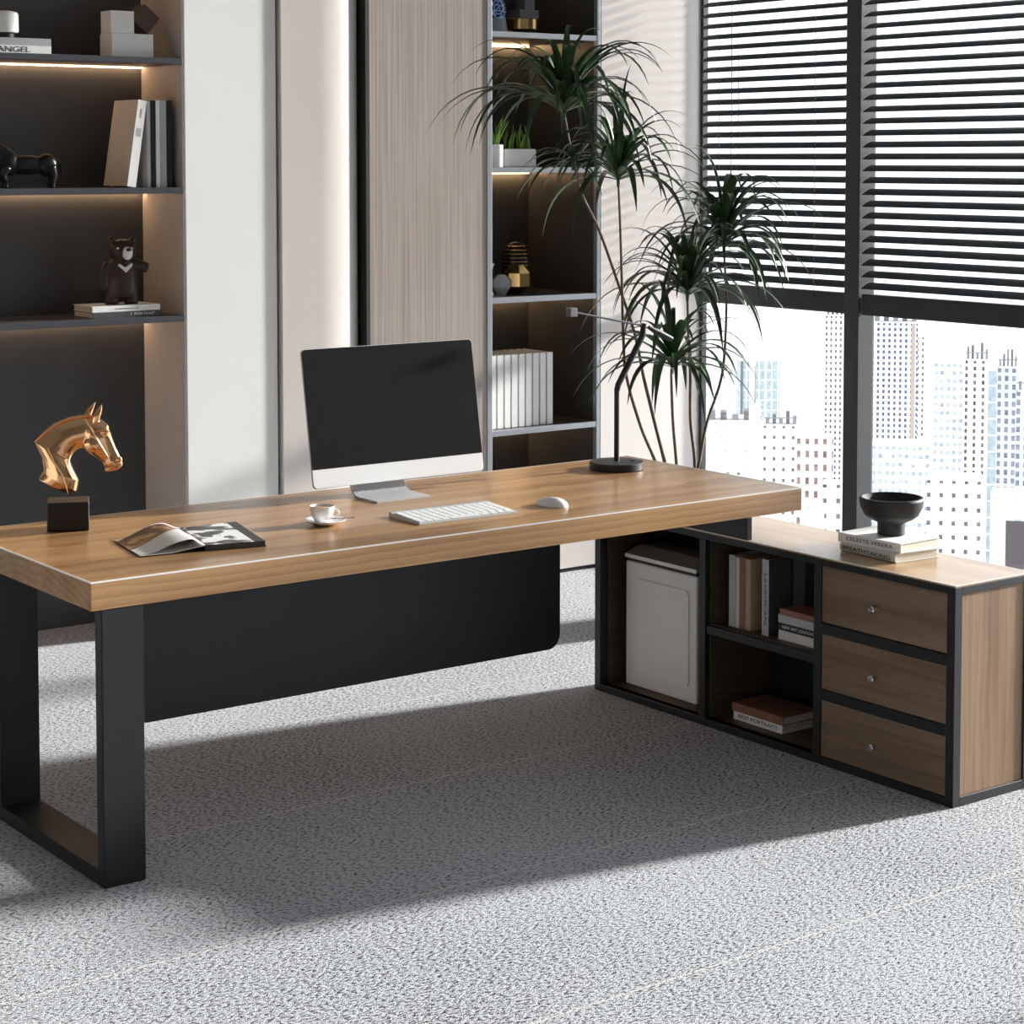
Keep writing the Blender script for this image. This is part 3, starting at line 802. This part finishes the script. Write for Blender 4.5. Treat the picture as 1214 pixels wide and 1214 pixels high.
b = BM(); prism(b, [nl, gn, rn, rf, gf, fl], Z0, Z0+.0015, 'xy'); obj('cover', b, M['c_blackc'], r)
# right hand page block, with its printed sheet
def inset(a, b_, f): return (a[0]+(b_[0]-a[0])*f, a[1]+(b_[1]-a[1])*f)
b = BM(); prism(b, [gn, inset(rn, gn, .02), inset(rf, gf, .02), gf], Z0+.0015, Z0+.0145, 'xy'); obj('page_block', b, M['c_darkgrey'], r)
def top_quad(name, a, b_, c, d, z, mt):
    q = BM(); prism(q, [a, b_, c, d], z, z+.0004, 'xy'); return obj(name, q, mt, r)
A = inset(gn, rn, .03); Bq = inset(gn, rn, .80); C = inset(gf, rf, .80); D = inset(gf, rf, .03)
top_quad('photo_page', A, Bq, C, D, Z0+.0146, photo_page('bw_photo', 'bw'))
top_quad('dark_margin', inset(gn, rn, .80), inset(gn, rn, .975), inset(gf, rf, .975), inset(gf, rf, .80), Z0+.0146, M['c_blackc'])
# left hand page lying on the cover
zl = lambda s: Z0+.003+.0115*max(0, s-.5)*2
b = quadmesh((nl, gn), (fl, gf), 12, zl); obj('left_page', thicken(b, .0006), M['page'], r, 60)
# lifted page: arches from left edge up and back into the gutter
def arch(name, e0, e1, g0, g1, h, mt, lift=0, z1=.012, pk=.78):
    b = BM(); n = 22; rw = []
    for k in range(n+1):
        s = k/n; z = Z0+.004+lift+(h*(.5-.5*math.cos(math.pi*s/pk)) if s < pk else z1+(h-z1)*(.5+.5*math.cos(math.pi*(s-pk)/(1-pk))))
        a = Vector(e0).lerp(Vector(g0), s); c = Vector(e1).lerp(Vector(g1), s)
        rw.append((b.verts.new((a.x, a.y, z)), b.verts.new((c.x, c.y, z+.004*math.sin(math.pi*s)))))
    for a, c in zip(rw, rw[1:]): b.faces.new((a[0], a[1], c[1], c[0]))
    return obj(name, thicken(b, .0005), mt, r, 60)
m1 = inset(nl, fl, .5)
arch('photo_sheet', inset(nl, fl, .30), inset(nl, fl, .97), inset(gn, gf, .30), gf, .028, photo_page('colour_photo', 'col'), lift=-.001, pk=.70)
arch('text_sheet', (nl[0]+.004, nl[1]+.004), inset(nl, fl, .36), gn, inset(gn, gf, .60), .030, M['page'])
arch('sheet_border', inset(nl, fl, .95), (fl[0]+.002, fl[1]-.002), inset(gn, gf, .97), gf, .028, M['page'], pk=.70)
rebase(r, (2.46, 4.73, Z0))

# ------------------------------------------------------------------ horse head bust
r = empty('horse_bust', 'rose gold horse head sculpture on a black block, left end of the desk', 'sculpture')
b = BM(); box(b, -.056, .056, -.05, .05, 0, .0785, bev=.004, seg=3); obj('block', b, M['plinthblack'], r, 40)
k_ = .000338
def hp(px, py): return ((px-345)*k_, (1150-py)*k_)
def sec(p, q, th, shift=0):
    a = hp(*p); c = hp(*q)
    cx, cz = (a[0]+c[0])/2, (a[1]+c[1])/2
    return ((cx, shift, cz), ((a[0]-c[0])/2, 0, (a[1]-c[1])/2), (0, th*k_, 0))
b = BM()
loft(b, [sec((108, 742), (372, 884), 70), sec((150, 690), (415, 850), 92), sec((152, 640), (432, 760), 92), sec((140, 575), (385, 660), 84), sec((85, 440), (365, 600), 66),
         sec((160, 378), (380, 560), 62), sec((250, 305), (400, 530), 60), sec((340, 268), (430, 508), 58), sec((420, 250), (475, 500), 56), sec((490, 240), (530, 480), 52)], 28)
loft(b, [sec((470, 300), (450, 455), 30), sec((490, 248), (462, 480), 52), sec((560, 250), (485, 515), 62), sec((620, 275), (515, 545), 64), sec((668, 320), (545, 565), 58), sec((688, 390), (575, 585), 48),
         sec((708, 450), (600, 605), 42), sec((733, 520), (622, 625), 38), sec((758, 575), (634, 655), 40), sec((778, 615), (655, 680), 38), sec((782, 645), (690, 696), 30), sec((768, 668), (715, 696), 18)], 28)
for s in (-1, 1):
    # cheek, eye brow, nostril
    c = hp(535, 470); ball(b, (c[0], s*48*k_, c[1]), (62*k_, 22*k_, 66*k_))
    c = hp(640, 372); ball(b, (c[0], s*50*k_, c[1]), (34*k_, 15*k_, 20*k_))
    c = hp(752, 600); ball(b, (c[0], s*30*k_, c[1]), (26*k_, 15*k_, 18*k_))
    # ears
    e = [((502, 268), 30), ((512, 225), 38), ((535, 175), 30), ((570, 132), 5)] if s > 0 else [((566, 295), 30), ((578, 240), 38), ((596, 190), 28), ((617, 146), 5)]
    ss = []
    for (px, py), w in e:
        q = hp(px, py); ss.append(((q[0], s*34*k_, q[1]), (w*k_, 0, w*.35*k_), (0, w*.62*k_, 0)))
    loft(b, ss, 12)
# chin
c = hp(665, 680); ball(b, (c[0], 0, c[1]), (34*k_, 26*k_, 20*k_))
hd = obj('horse_head', b, M['gold'], r); remesh(hd, .0017, 5)
def ridge(pts, th, rad, name):
    for s in (-1, ):
        b = BM(); tube(b, [(hp(*p)[0], s*t_*k_, hp(*p)[1]) for p, t_ in pts], [rad*k_*(.4 if i in (0, len(pts)-1) else 1) for i in range(len(pts))], 8)
        obj(name, b, M['gold'], r, 60)
ridge([((88, 440), 20), ((160, 372), 20), ((250, 302), 18), ((340, 264), 18), ((420, 246), 16), ((500, 238), 14), ((560, 246), 20)], 0, 13, 'mane')
ridge([((190, 478), 72), ((240, 600), 88), ((300, 700), 92), ((330, 800), 88), ((345, 860), 74)], 0, 8, 'neck_crease')
ridge([((490, 262), 52), ((530, 330), 64), ((575, 420), 64), ((620, 500), 56), ((665, 575), 46)], 0, 8, 'bridle_strap')
ridge([((545, 372), 64), ((600, 352), 66), ((650, 350), 62), ((690, 385), 40)], 0, 7, 'brow_strap')
ridge([((640, 668), 30), ((690, 658), 44), ((740, 645), 42), ((778, 640), 26)], 0, 6, 'lip')
put(r, (2.287, 5.12, .7505), (0, 0, R(-25)))

# ------------------------------------------------------------------ things in the left niche
# lidded jar on the stacked books
r = empty('ceramic_jar', 'pale grey cylindrical jar on a dark foot, on the top left books', 'jar')
b = BM(); lathe(b, [(0, 0), (.034, 0), (.036, .003), (.036, .02), (0, .021)], 40, cap=False); obj('foot', b, M['c_blackc'], r, 40)
b = BM(); lathe(b, [(0, .0205), (.048, .0205), (.051, .025), (.051, .084), (.046, .092), (.03, .096), (0, .097)], 44, cap=False); obj('body', b, M['boxwhite'], r, 40)
put(r, (2.832, 6.83, 2.1814))
# boxes
o = obj('display_box', box(BM(), 0, .165, 0, .10, 0, .086, bev=.0015), M['boxwhite'], smooth=40); tag(o, 'long pale box lying on the top left shelf beneath the pale cube', 'box'); o.location = (3.214, 6.765, 2.1262)
o = obj('display_box', box(BM(), 0, .092, 0, .085, 0, .081, bev=.0015), M['boxwhite'], smooth=40); tag(o, 'pale cube standing on the left of the long pale box', 'box'); o.location = (3.212, 6.767, 2.2126)
b = BM(); box(b, -.039, .039, -.04, .04, -.039, .039, bev=.0015); o = obj('display_box', b, M['boxbrown'], smooth=40); tag(o, 'brown cube balanced on its corner on the long pale box', 'box')
put(o, (3.36, 6.82, 2.2675), (0, R(40), 0))
# small dark horse figure
b = BM()
ball(b, (.0, 0, .082), (.085, .030, .036)); ball(b, (.072, 0, .082), (.040, .031, .043)); ball(b, (-.065, 0, .086), (.040, .030, .044))
loft(b, [((-.06, 0, .10), (.03, 0, .018), (0, .022, 0)), ((-.10, 0, .135), (.022, 0, .018), (0, .016, 0)), ((-.135, 0, .150), (.018, 0, .018), (0, .014, 0))], 16)
loft(b, [((-.128, 0, .158), (.016, 0, .016), (0, .016, 0)), ((-.165, 0, .135), (.012, 0, .014), (0, .012, 0)), ((-.19, 0, .112), (.009, 0, .009), (0, .009, 0))], 16)
for x, dx in ((.082, 1), (-.078, -1)):
    for s in (-1, 1):
        tube(b, [(x, s*.017, .075), (x+dx*.012, s*.018, .045), (x+.004+dx*.004, s*.018, .02), (x+dx*.004, s*.018, .001)], [.021, .013, .008, .011], 12)
tube(b, [(.105, 0, .10), (.124, 0, .085), (.128, 0, .05)], [.008, .009, .004], 8)
for s in (-1, 1): loft(b, [((-.125, s*.010, .168), (.006, 0, 0), (0, .004, 0)), ((-.122, s*.012, .190), (.001, 0, 0), (0, .001, 0))], 8)
o = obj('horse_figurine', b, M['darkhorse']); remesh(o, .003, 5); tag(o, 'dark bronze standing horse figure at the left edge of the second shelf', 'figurine')
put(o, (2.905, 6.82, 1.6535), (0, 0, R(-8)))
# bear
r = empty('bear_figurine', 'brown standing bear figure with pale muzzle and chest mark, on two books', 'figurine')
b = BM()
loft(b, [((0, 0, .028), (.050, 0, 0), (0, .036, 0)), ((0, 0, .05), (.060, 0, 0), (0, .042, 0)), ((0, 0, .09), (.061, 0, 0), (0, .043, 0)), ((0, 0, .13), (.056, 0, 0), (0, .038, 0)), ((0, 0, .155), (.045, 0, 0), (0, .032, 0)), ((0, 0, .17), (.030, 0, 0), (0, .026, 0))], 24)
ball(b, (.006, -.004, .196), (.050, .042, .044)); ball(b, (.012, -.036, .190), (.025, .022, .022))
for s in (-1, 1):
    ball(b, (.006+s*.040, 0, .232), (.016, .010, .017))
    tube(b, [(s*.034, -.002, .045), (s*.036, -.004, .02), (s*.036, -.008, .001)], [.028, .025, .026], 16)
tube(b, [(-.045, 0, .150), (-.064, -.004, .115), (-.068, -.010, .075), (-.062, -.014, .055)], [.022, .021, .018, .014], 14)
tube(b, [(.045, 0, .150), (.070, -.01, .140), (.092, -.025, .132)], [.022, .021, .020], 14)
o = obj('body', b, M['bear'], r); remesh(o, .0028, 6)
b = BM(); ball(b, (.014, -.047, .188), (.020, .014, .024)); obj('muzzle', b, M['bearwhite'], r, 60)
b = BM(); ball(b, (.016, -.060, .202), (.010, .006, .007)); obj('nose', b, M['bearnose'], r, 60)
for s in (-1, 1):
    b = BM(); ball(b, (.006+s*.026, -.040, .206), (.0045, .004, .004)); obj('eye', b, M['bearwhite'], r, 60)
b = prism(BM(), [(-.016, .150), (.006, .136), (.030, .152), (.032, .144), (.008, .118), (-.018, .142)], -.052, -.026, 'xz'); obj('chest_mark', b, M['bearwhite'], r)
put(r, (3.265, 6.82, 1.2252), (0, 0, R(-12)))

# ------------------------------------------------------------------ things in the tower
# top: blue jar and stacked sculpture
r = empty('patterned_vase', 'blue and white domed vase on a grey tapered foot, top of the tower', 'vase')
b = BM(); lathe(b, [(0, 0), (.060, 0), (.058, .004), (.047, .062), (0, .062)], 36, cap=False); obj('foot', b, M['greyceramic'], r, 40)
b = BM(); lathe(b, [(0, .062), (.046, .062), (.050, .085), (.047, .115), (.035, .145), (.018, .16), (0, .163)], 36, cap=False); obj('dome', b, M['bluewhite'], r, 50)
put(r, (4.985, 6.85, 2.2785))
r = empty('stacked_sculpture', 'brass drum with grey stone blocks stacked on it, top of the tower', 'sculpture')
b = BM(); lathe(b, [(0, 0), (.045, 0), (.045, .024), (0, .024)], 32, cap=False); obj('foot', b, M['c_blackc'], r, 40)
b = BM(); lathe(b, [(0, .0241), (.068, .0241), (.070, .027), (.070, .068), (.068, .070), (0, .070)], 44, cap=False); obj('drum', b, M['brass'], r, 40)
obj('block', box(BM(), -.045, .055, -.04, .04, .0701, .108, bev=.002), M['greystone'], r, 40)
obj('block', box(BM(), -.012, .042, -.03, .03, .1081, .16, bev=.002), M['greystone'], r, 40)
put(r, (5.17, 6.9, 2.2785))
# succulents
def blades(bm, cx, cy, z, n, h, spread, w, seed, rect=None):
    rn_ = random.Random(seed)
    for i in range(n):
        x0 = cx+(rn_.uniform(-rect[0], rect[0]) if rect else rn_.uniform(-.01, .01)); y0 = cy+(rn_.uniform(-rect[1], rect[1]) if rect else rn_.uniform(-.01, .01))
        a = rn_.uniform(0, 2*math.pi); L_ = h*rn_.uniform(.6, 1.1); sp = spread*rn_.uniform(.2, 1)
        pts = []
        for k in range(6):
            s = k/5; pts.append((x0+math.cos(a)*sp*s**1.4, y0+math.sin(a)*sp*s**1.4, z+L_*s))
        tube(bm, pts, [w, w*1.05, w*.9, w*.7, w*.45, w*.1], 6)
r = empty('potted_succulent', 'spiky green succulent in a round white pot in the tower shelf', 'plant')
b = BM(); lathe(b, [(0, 0), (.030, 0), (.033, .003), (.034, .094), (.031, .095), (.030, .085), (0, .085)], 36, cap=False); obj('pot', b, M['porcelain'], r, 40)
b = BM(); lathe(b, [(0, .086), (.029, .086), (0, .0865)], 24, cap=False); obj('soil', b, M['soil'], r)
b = BM(); blades(b, 0, 0, .084, 13, .13, .075, .0045, 3); obj('leaves', b, M['leafy'], r, 60)
put(r, (4.952, 6.80, 1.7225))
r = empty('potted_succulent', 'grassy green plant in a long white planter in the tower shelf', 'plant')
b = BM(); box(b, -.083, .083, -.045, .045, 0, .078, bev=.008, seg=3); obj('pot', b, M['porcelain'], r, 40)
obj('soil', box(BM(), -.075, .075, -.037, .037, .076, .0795), M['soil'], r)
b = BM(); blades(b, 0, 0, .078, 24, .095, .035, .0045, 5, rect=(.068, .03)); obj('leaves', b, M['leafy'], r, 60)
put(r, (5.075, 6.83, 1.7225))
# third bay
b = BM(); lathe(b, [(0, 0), (.045, 0), (.022, .045), (.022, .075), (.045, .135), (.042, .135), (.018, .08), (0, .078)], 32, cap=False)
o = obj('white_vase', b, M['porcelain'], smooth=40); tag(o, 'white hourglass vase half hidden by the silver edge of the tower', 'vase'); o.location = (4.945, 6.87, 1.1865)
r = empty('faceted_ornament', 'faceted brass and pearl grey ornament lying in the tower shelf', 'ornament')
b = BM(); lathe(b, [(0, -.0), (.056, .035), (.062, .035), (.062, .090), (.03, .125), (0, .125)], 8, cap=False)
bmesh.ops.transform(b, matrix=Matrix.Rotation(R(15), 4, 'Z'), verts=b.verts[:]); obj('brass_body', b, M['brass'], r)
b = BM(); lathe(b, [(0, 0), (.018, 0), (.040, .035), (.040, .06), (.018, .085), (0, .085)], 8, cap=False)
bmesh.ops.transform(b, matrix=Matrix.Translation((-.055, -.01, .108)) @ Matrix.Rotation(R(-90), 4, 'Y') @ Matrix.Translation((0, 0, -.03)), verts=b.verts[:]) if False else bmesh.ops.transform(b, matrix=Matrix.Translation((-.088, 0, .0)) , verts=b.verts[:])
obj('pearl_body', b, M['conn'], r)
put(r, (5.115, 6.86, 1.1865))
r = empty('coil_vase', 'black oval vase wound with brass rings, behind the faceted ornament', 'vase')
b = BM(); lathe(b, [(0, 0), (.03, 0), (.052, .03), (.064, .08), (.064, .13), (.052, .185), (.03, .212), (0, .218)], 40, cap=False); obj('body', b, M['plinthblack'], r, 50)
for k in range(7):
    z = .10+k*.0165; rr_ = .066-.0006*abs(k-1)**2
    b = BM(); tube(b, [(rr_*math.cos(R(a)), rr_*math.sin(R(a)), z) for a in range(0, 361, 12)], .0028, 8, cap=False); obj('brass_ring', b, M['brass'], r, 60)
put(r, (5.185, 6.97, 1.1865))

# ------------------------------------------------------------------ tall plant
PY = 5.75; KF = PY/6.05
C0 = Vector((0, 0, 1.7539))
def pp(x, z, dep=0):
    """a point measured at y=6.05, moved to the plant's own depth"""
    p = Vector((x, 6.05, z)); k = KF*(1+dep); return C0+(p-C0)*k
r = empty('dracaena', 'tall dark green dracaena with five thin stems and spiky leaf crowns', 'plant')
pot_c = Vector((5.03, PY+.02, 0))
b = BM(); lathe(b, [(0, 0), (.13, 0), (.135, .01), (.17, .36), (.165, .37), (.155, .365), (.15, .33), (0, .33)], 48, tuple(pot_c), cap=False); obj('pot', b, M['pot'], r, 40)
b = BM(); lathe(b, [(0, .331), (.148, .331), (0, .334)], 32, tuple(pot_c), cap=False); obj('soil', b, M['soil'], r)
stems = dict(
 A=([(5.236, .562), (5.193, .694), (5.129, .896), (5.108, .98), (5.074, 1.095), (5.016, 1.229), (4.902, 1.481), (4.816, 1.624), (4.767, 1.772), (4.73, 1.925)], 0.0),
 B=([(5.185, .57), (5.109, .717), (5.039, .912), (5.023, 1.068), (5.013, 1.328), (5.004, 1.524), (4.995, 1.671)], -.015),
 E=([(5.30, .543), (5.28, .721), (5.271, .903), (5.276, .927)], -.03),
 D=([(5.398, .524), (5.373, .714), (5.371, .897), (5.36, 1.05), (5.354, 1.209)], .0),
 C=([(5.417, .522), (5.46, .69), (5.538, .869), (5.560, 1.04), (5.563, 1.207), (5.548, 1.396)], .012))
def smooth_pts(P, n=5):
    out = []
    for i in range(len(P)-1):
        p0 = P[max(i-1, 0)]; p1 = P[i]; p2 = P[i+1]; p3 = P[min(i+2, len(P)-1)]
        for k in range(n):
            t = k/n
            out.append(.5*((2*p1)+(p2-p0)*t+(2*p0-5*p1+4*p2-p3)*t*t+(3*p1-p0-3*p2+p3)*t**3))
    out.append(P[-1]); return out
tips = {}
for i, (k, (pts, dep)) in enumerate(stems.items()):
    P = [pp(x, z, dep*min(1, j/2)) for j, (x, z) in enumerate(pts)]
    ang = i*1.25
    P = [pot_c+Vector((.05*math.cos(ang)+ .02, .05*math.sin(ang), .325)), P[0].lerp(pot_c+Vector((.03, 0, .33)), .4)]+P
    P = smooth_pts(P); n = len(P)
    b = BM(); tube(b, P, [.0075-.0035*j/(n-1) for j in range(n)], 8); obj('stem', b, M['stem'], r, 60)
    tips[k] = P[-1]
view_r = Vector((math.cos(R(36.5)), -math.sin(R(36.5)), 0))
def crown(c, n, L_, seed, up=.12, bias=0, el0=15, el1=72, droop=1.0, w=.0105, lean=(0, 0)):
    rn_ = random.Random(seed); bm = BM()
    # short leafy shoot
    tube(bm, [c-Vector((0, 0, .02)), c+Vector((0, 0, up*.5)), c+Vector((0, 0, up))], [.005, .008, .004], 8)
    for i in range(n):
        f = i/(n-1)
        az = i*2.39996+rn_.uniform(-.3, .3)
        el = R(el0+(el1-el0)*f+rn_.uniform(-12, 10))
        st = c+Vector((0, 0, up*(.1+.85*f)))
        l = L_*rn_.uniform(.72, 1.12)*(1-.22*f)
        d = Vector((math.cos(az)*math.cos(el), math.sin(az)*math.cos(el), math.sin(el)))
        d = (d+Vector((lean[0]*view_r.x, lean[0]*view_r.y, lean[1]))).normalized()
        side = Vector((-math.sin(az), math.cos(az), 0))
        p = st.copy(); N_ = 12; prev = None
        g = droop*rn_.uniform(.75, 1.35)
        ww = w*rn_.uniform(.75, 1.15)
        for k in range(N_+1):
            s = k/N_
            wd = ww*min(1, .45+s*3)*(1-s**2.6)+.0006
            nrm = d.cross(side).normalized()
            vs = [bm.verts.new(p-side*wd), bm.verts.new(p-nrm*wd*.35), bm.verts.new(p+side*wd)]
            if prev:
                bm.faces.new((prev[0], prev[1], vs[1], vs[0])); bm.faces.new((prev[1], prev[2], vs[2], vs[1]))
            prev = vs
            p = p+d*(l/N_)
            d = (d+Vector((0, 0, -1))*(g*.16*(.35+s*1.3))).normalized()
    return bm
for k, n, L_, up, kw in (('A', 64, .56, .07, dict(droop=1.45, w=.0155, el0=22, el1=74)), ('B', 50, .45, .06, dict(droop=1.6, w=.0145, el0=25, el1=80)), ('C', 66, .50, .08, dict(droop=1.6, w=.015, el0=20, el1=78)), ('D', 56, .48, .06, dict(droop=1.55, w=.0145, el0=20, el1=78)), ('E', 46, .45, .05, dict(droop=1.5, w=.014, el0=15, el1=76))):
    obj('leaf_crown', crown(tips[k], n, L_, ord(k)*7, up, **kw), M['leaf'], r, 60)
c2 = pp(4.775, 1.735, 0)
obj('leaf_crown', crown(c2, 16, .27, 99, .03, droop=1.0, el0=0, el1=50, w=.008, lean=(-.35, 0)), M['leaf'], r, 60)
rebase(r, tuple(pot_c))

# ------------------------------------------------------------------ the city outside
ZG = -215
gr = obj('ground', box(BM(), 60, 4200, -1500, 4200, ZG-1, ZG), mat('pale_city_ground', (.66, .67, .68), .9, var=.1, vscale=.02)); struct(gr)
FAC = {
 'blue': facade('facade_blue_windows', (.82, .82, .83), (.06, .07, .125), 2.6, 2.7, .45, .58),
 'dark': facade('facade_dark_windows', (.82, .82, .82), (.06, .06, .07), 2.4, 3.0, .4, .5),
 'brown': facade('facade_brown_windows', (.84, .83, .82), (.19, .125, .11), 3.6, 5.6, .42, .5),
 'grey': facade('facade_grey_windows', (.84, .84, .84), (.30, .34, .42), 2.6, 3.4, .6, .5),
 'rose': facade('facade_rose', (.72, .62, .63), (.06, .05, .055), 3.4, 2.9, .3, .55),
 'steel': facade('facade_steel', (.55, .59, .66), (.12, .13, .16), 2.8, 3.4, .5, .62),
 'glass': facade('facade_glass', (.72, .78, .81), (.28, .37, .42), 4.4, 7.0, .82, .9, (.40, .49, .53)),
 'pale': facade('facade_pale', (.86, .86, .85), (.45, .46, .48), 6, 6, .3, .3),
 'dots': facade('facade_dots', (.86, .86, .85), (.08, .08, .09), 4.0, 4.6, .3, .32),
}
M['roofwhite'] = mat('pale_roof', (.8, .8, .8), .9); M['roofgrey'] = mat('roof_grey', (.22, .23, .25), .9); M['bluestrip'] = mat('blue_strip', (.30, .42, .62), .5); M['darkstrip'] = mat('dark_strip', (.10, .10, .12), .7)
M['brownstrip'] = mat('brown_strip', (.42, .34, .30), .7)
def bldg(c, w, style, label, roof='plain', dd=None, turn=0, extra=None):
    K = 2.0
    x, y, z = c[0]*K, c[1]*K, (c[2]-1.75)*K+1.75
    w = w*K; d = dd*K if dd else w*.8; az = math.atan2(x, y)
    r = empty('building', label, 'building')
    # local frame: x across (towards the right of the view), y away, z up from the ground
    h = z-ZG
    bm = BM(); box(bm, -w/2, w/2, 0, d, 0, h)
    uvl = bm.loops.layers.uv.new('UVMap')
    for f in bm.faces:
        for l in f.loops:
            n = f.normal; co = l.vert.co
            f.normal_update()
            l[uvl].uv = ((co.x+w/2) if abs(f.normal.y) > .5 else (co.y if abs(f.normal.x) > .5 else .95*4), (h-co.z)+.5 if abs(f.normal.z) < .5 else 1000.7)
    obj('walls', bm, FAC[style], r)
    obj('roof', box(BM(), -w/2+.3, w/2-.3, .3, d-.3, h, h+.8), M['roofwhite'], r)
    if roof == 'works':
        rn_ = random.Random(int(abs(x)*10))
        for k in range(5):
            a = -w/2+w*(k+.3)/5; hh = rn_.uniform(2, 7)
            obj('roof_block', box(BM(), a, a+w*.11, 1, d*.5, h+.8, h+.8+hh), M['darkstrip' if k % 2 else 'roofgrey'], r)
        obj('railing', box(BM(), -w/2, w/2, .1, .4, h+3.2, h+3.7), M['roofgrey'], r)
    if roof == 'mast':
        b = BM(); tube(b, [(0, d/2, h), (0, d/2, h+22)], [.5, .2], 6); obj('mast', b, M['roofgrey'], r)
    if extra:
        for (f0, f1, z0, z1, mt, nm) in extra:
            obj(nm, box(BM(), -w/2+w*f0, -w/2+w*f1, -.6, -.05, h-z1, h-z0), M[mt] if mt in M else FAC[mt], r)
    r.location = (x, y, ZG); r.rotation_euler = (0, 0, -az+R(turn))
    return r
bldg((484.1, 508.9, -67.7), 13.7, 'glass', 'pale blue glass office tower seen left of the mullion', turn=8,
     extra=[(.0, .06, 0, 120, 'darkstrip', 'corner_fin'), (.22, .38, 0, 130, 'roofwhite', 'white_pier'), (.60, .66, 0, 130, 'roofwhite', 'white_pier')])
bldg((640, 690, -82.6), 9, 'pale', 'faint pale tower behind the blue glass tower')
bldg((375.8, 366.9, -38.3), 5.6, 'dark', 'slender white tower just left of the black mullion', 'works')
bldg((357.9, 330.4, -36.9), 10.8, 'blue', 'wide high tower with blue window columns right of the mullion', 'works', extra=[(.86, .94, 0, 110, 'brownstrip', 'brown_pier')])
bldg((378.1, 340., -42.), 2.4, 'dark', 'thin tower touching the high blue windowed tower')
bldg((329.8, 288.5, -41.6), 6.8, 'grey', 'white tower with soft grey windows in the right part of the view')
bldg((326.6, 278.6, -39.9), 4.7, 'rose', 'rose and white tower with dark window columns', 'works')
bldg((333.1, 279.8, -42.5), 1.9, 'glass', 'narrow blue strip tower between the rose and steel towers')
bldg((315.8, 261.6, -39.4), 3.8, 'steel', 'steel grey unfinished tower near the right edge', 'works')
bldg((303.5, 245.7, -41.8), 5.4, 'steel', 'pale steel tower cut by the right edge of the picture', 'works')
bldg((299., 297.8, -56.), 7.5, 'brown', 'white block with rows of brown windows left of the mullion')
bldg((300.3, 309.4, -54.7), 7.2, 'dots', 'white block with small dark square windows below the glass tower', 'works')
bldg((215.5, 210.8, -46.3), 3.1, 'dots', 'low white block near the mullion foot')
bldg((385.6, 407.4, -65.9), 3.3, 'pale', 'small pale block in front of the glass tower', 'mast')
bldg((421.7, 454.6, -78.3), 17.8, 'pale', 'broad low pale block at the left of the window view', 'works')
bldg((253., 220.1, -50.5), 8.9, 'dots', 'white block with rows of short windows above the books')
bldg((298.5, 273.3, -54.9), 11.8, 'grey', 'white low block behind the black bowl')
bldg((205.8, 168.4, -41.6), 7.0, 'pale', 'pale near block at the lower right of the view', extra=[(.28, .62, 6, 60, 'rose', 'window_bay')])
bldg((177.6, 176.9, -40.9), 2.4, 'pale', 'near pale block with one dark window, seen above the desk corner', extra=[(.3, .72, 4, 14, 'steel', 'dark_window')])
bldg((900., 850, -98), 24, 'pale', 'distant faint block on the skyline')
bldg((256.5, 279.4, -56.8), 7.0, 'dots', 'white block with irregular dark windows behind the plant stems')
bldg((437.3, 417.9, -80.7), 8.5, 'grey', 'white tower mostly hidden by the mullion')

# ------------------------------------------------------------------ light
w = bpy.data.worlds.new('sky'); S.world = w; w.use_nodes = True
bg = w.node_tree.nodes['Background']; bg.inputs['Color'].default_value = (.93, .96, 1, 1); bg.inputs['Strength'].default_value = 2.0
sun = bpy.data.lights.new('sun', 'SUN'); sun.energy = 13.5; sun.angle = R(4); sun.color = (1, .965, .92)
so = bpy.data.objects.new('sun', sun); COL.objects.link(so)
el = R(16); hd_ = Vector((-.985, .16, 0)).normalized()
so.rotation_euler = Vector((hd_.x*math.cos(el), hd_.y*math.cos(el), -math.sin(el))).to_track_quat('-Z', 'Y').to_euler()
so.location = (12, 3, 5)
pl_ = bpy.data.lights.new('window_portal', 'AREA'); pl_.shape = 'RECTANGLE'; pl_.size = 8.3; pl_.size_y = 3.1; pl_.cycles.is_portal = True
po = bpy.data.objects.new('window_portal', pl_); COL.objects.link(po); po.location = (XW+.16, 2.55, 1.68)
po.rotation_euler = Vector((-1, 0, 0)).to_track_quat('-Z', 'Z').to_euler()

# ------------------------------------------------------------------ camera
cam = bpy.data.cameras.new('camera'); co = bpy.data.objects.new('camera', cam); COL.objects.link(co)
co.location = (0, 0, 1.7539); co.rotation_euler = (R(90-3.4294), 0, -R(36.541))
cam.sensor_width = 36; cam.lens = 2398.93/1214*36; cam.shift_y = -(607-333.42)/1214; cam.clip_start = .1; cam.clip_end = 6000
S.camera = co
S.view_settings.view_transform = 'Standard'; S.view_settings.look = 'None'; S.view_settings.gamma = 1; S.view_settings.exposure = 0
S.view_settings.use_curve_mapping = False
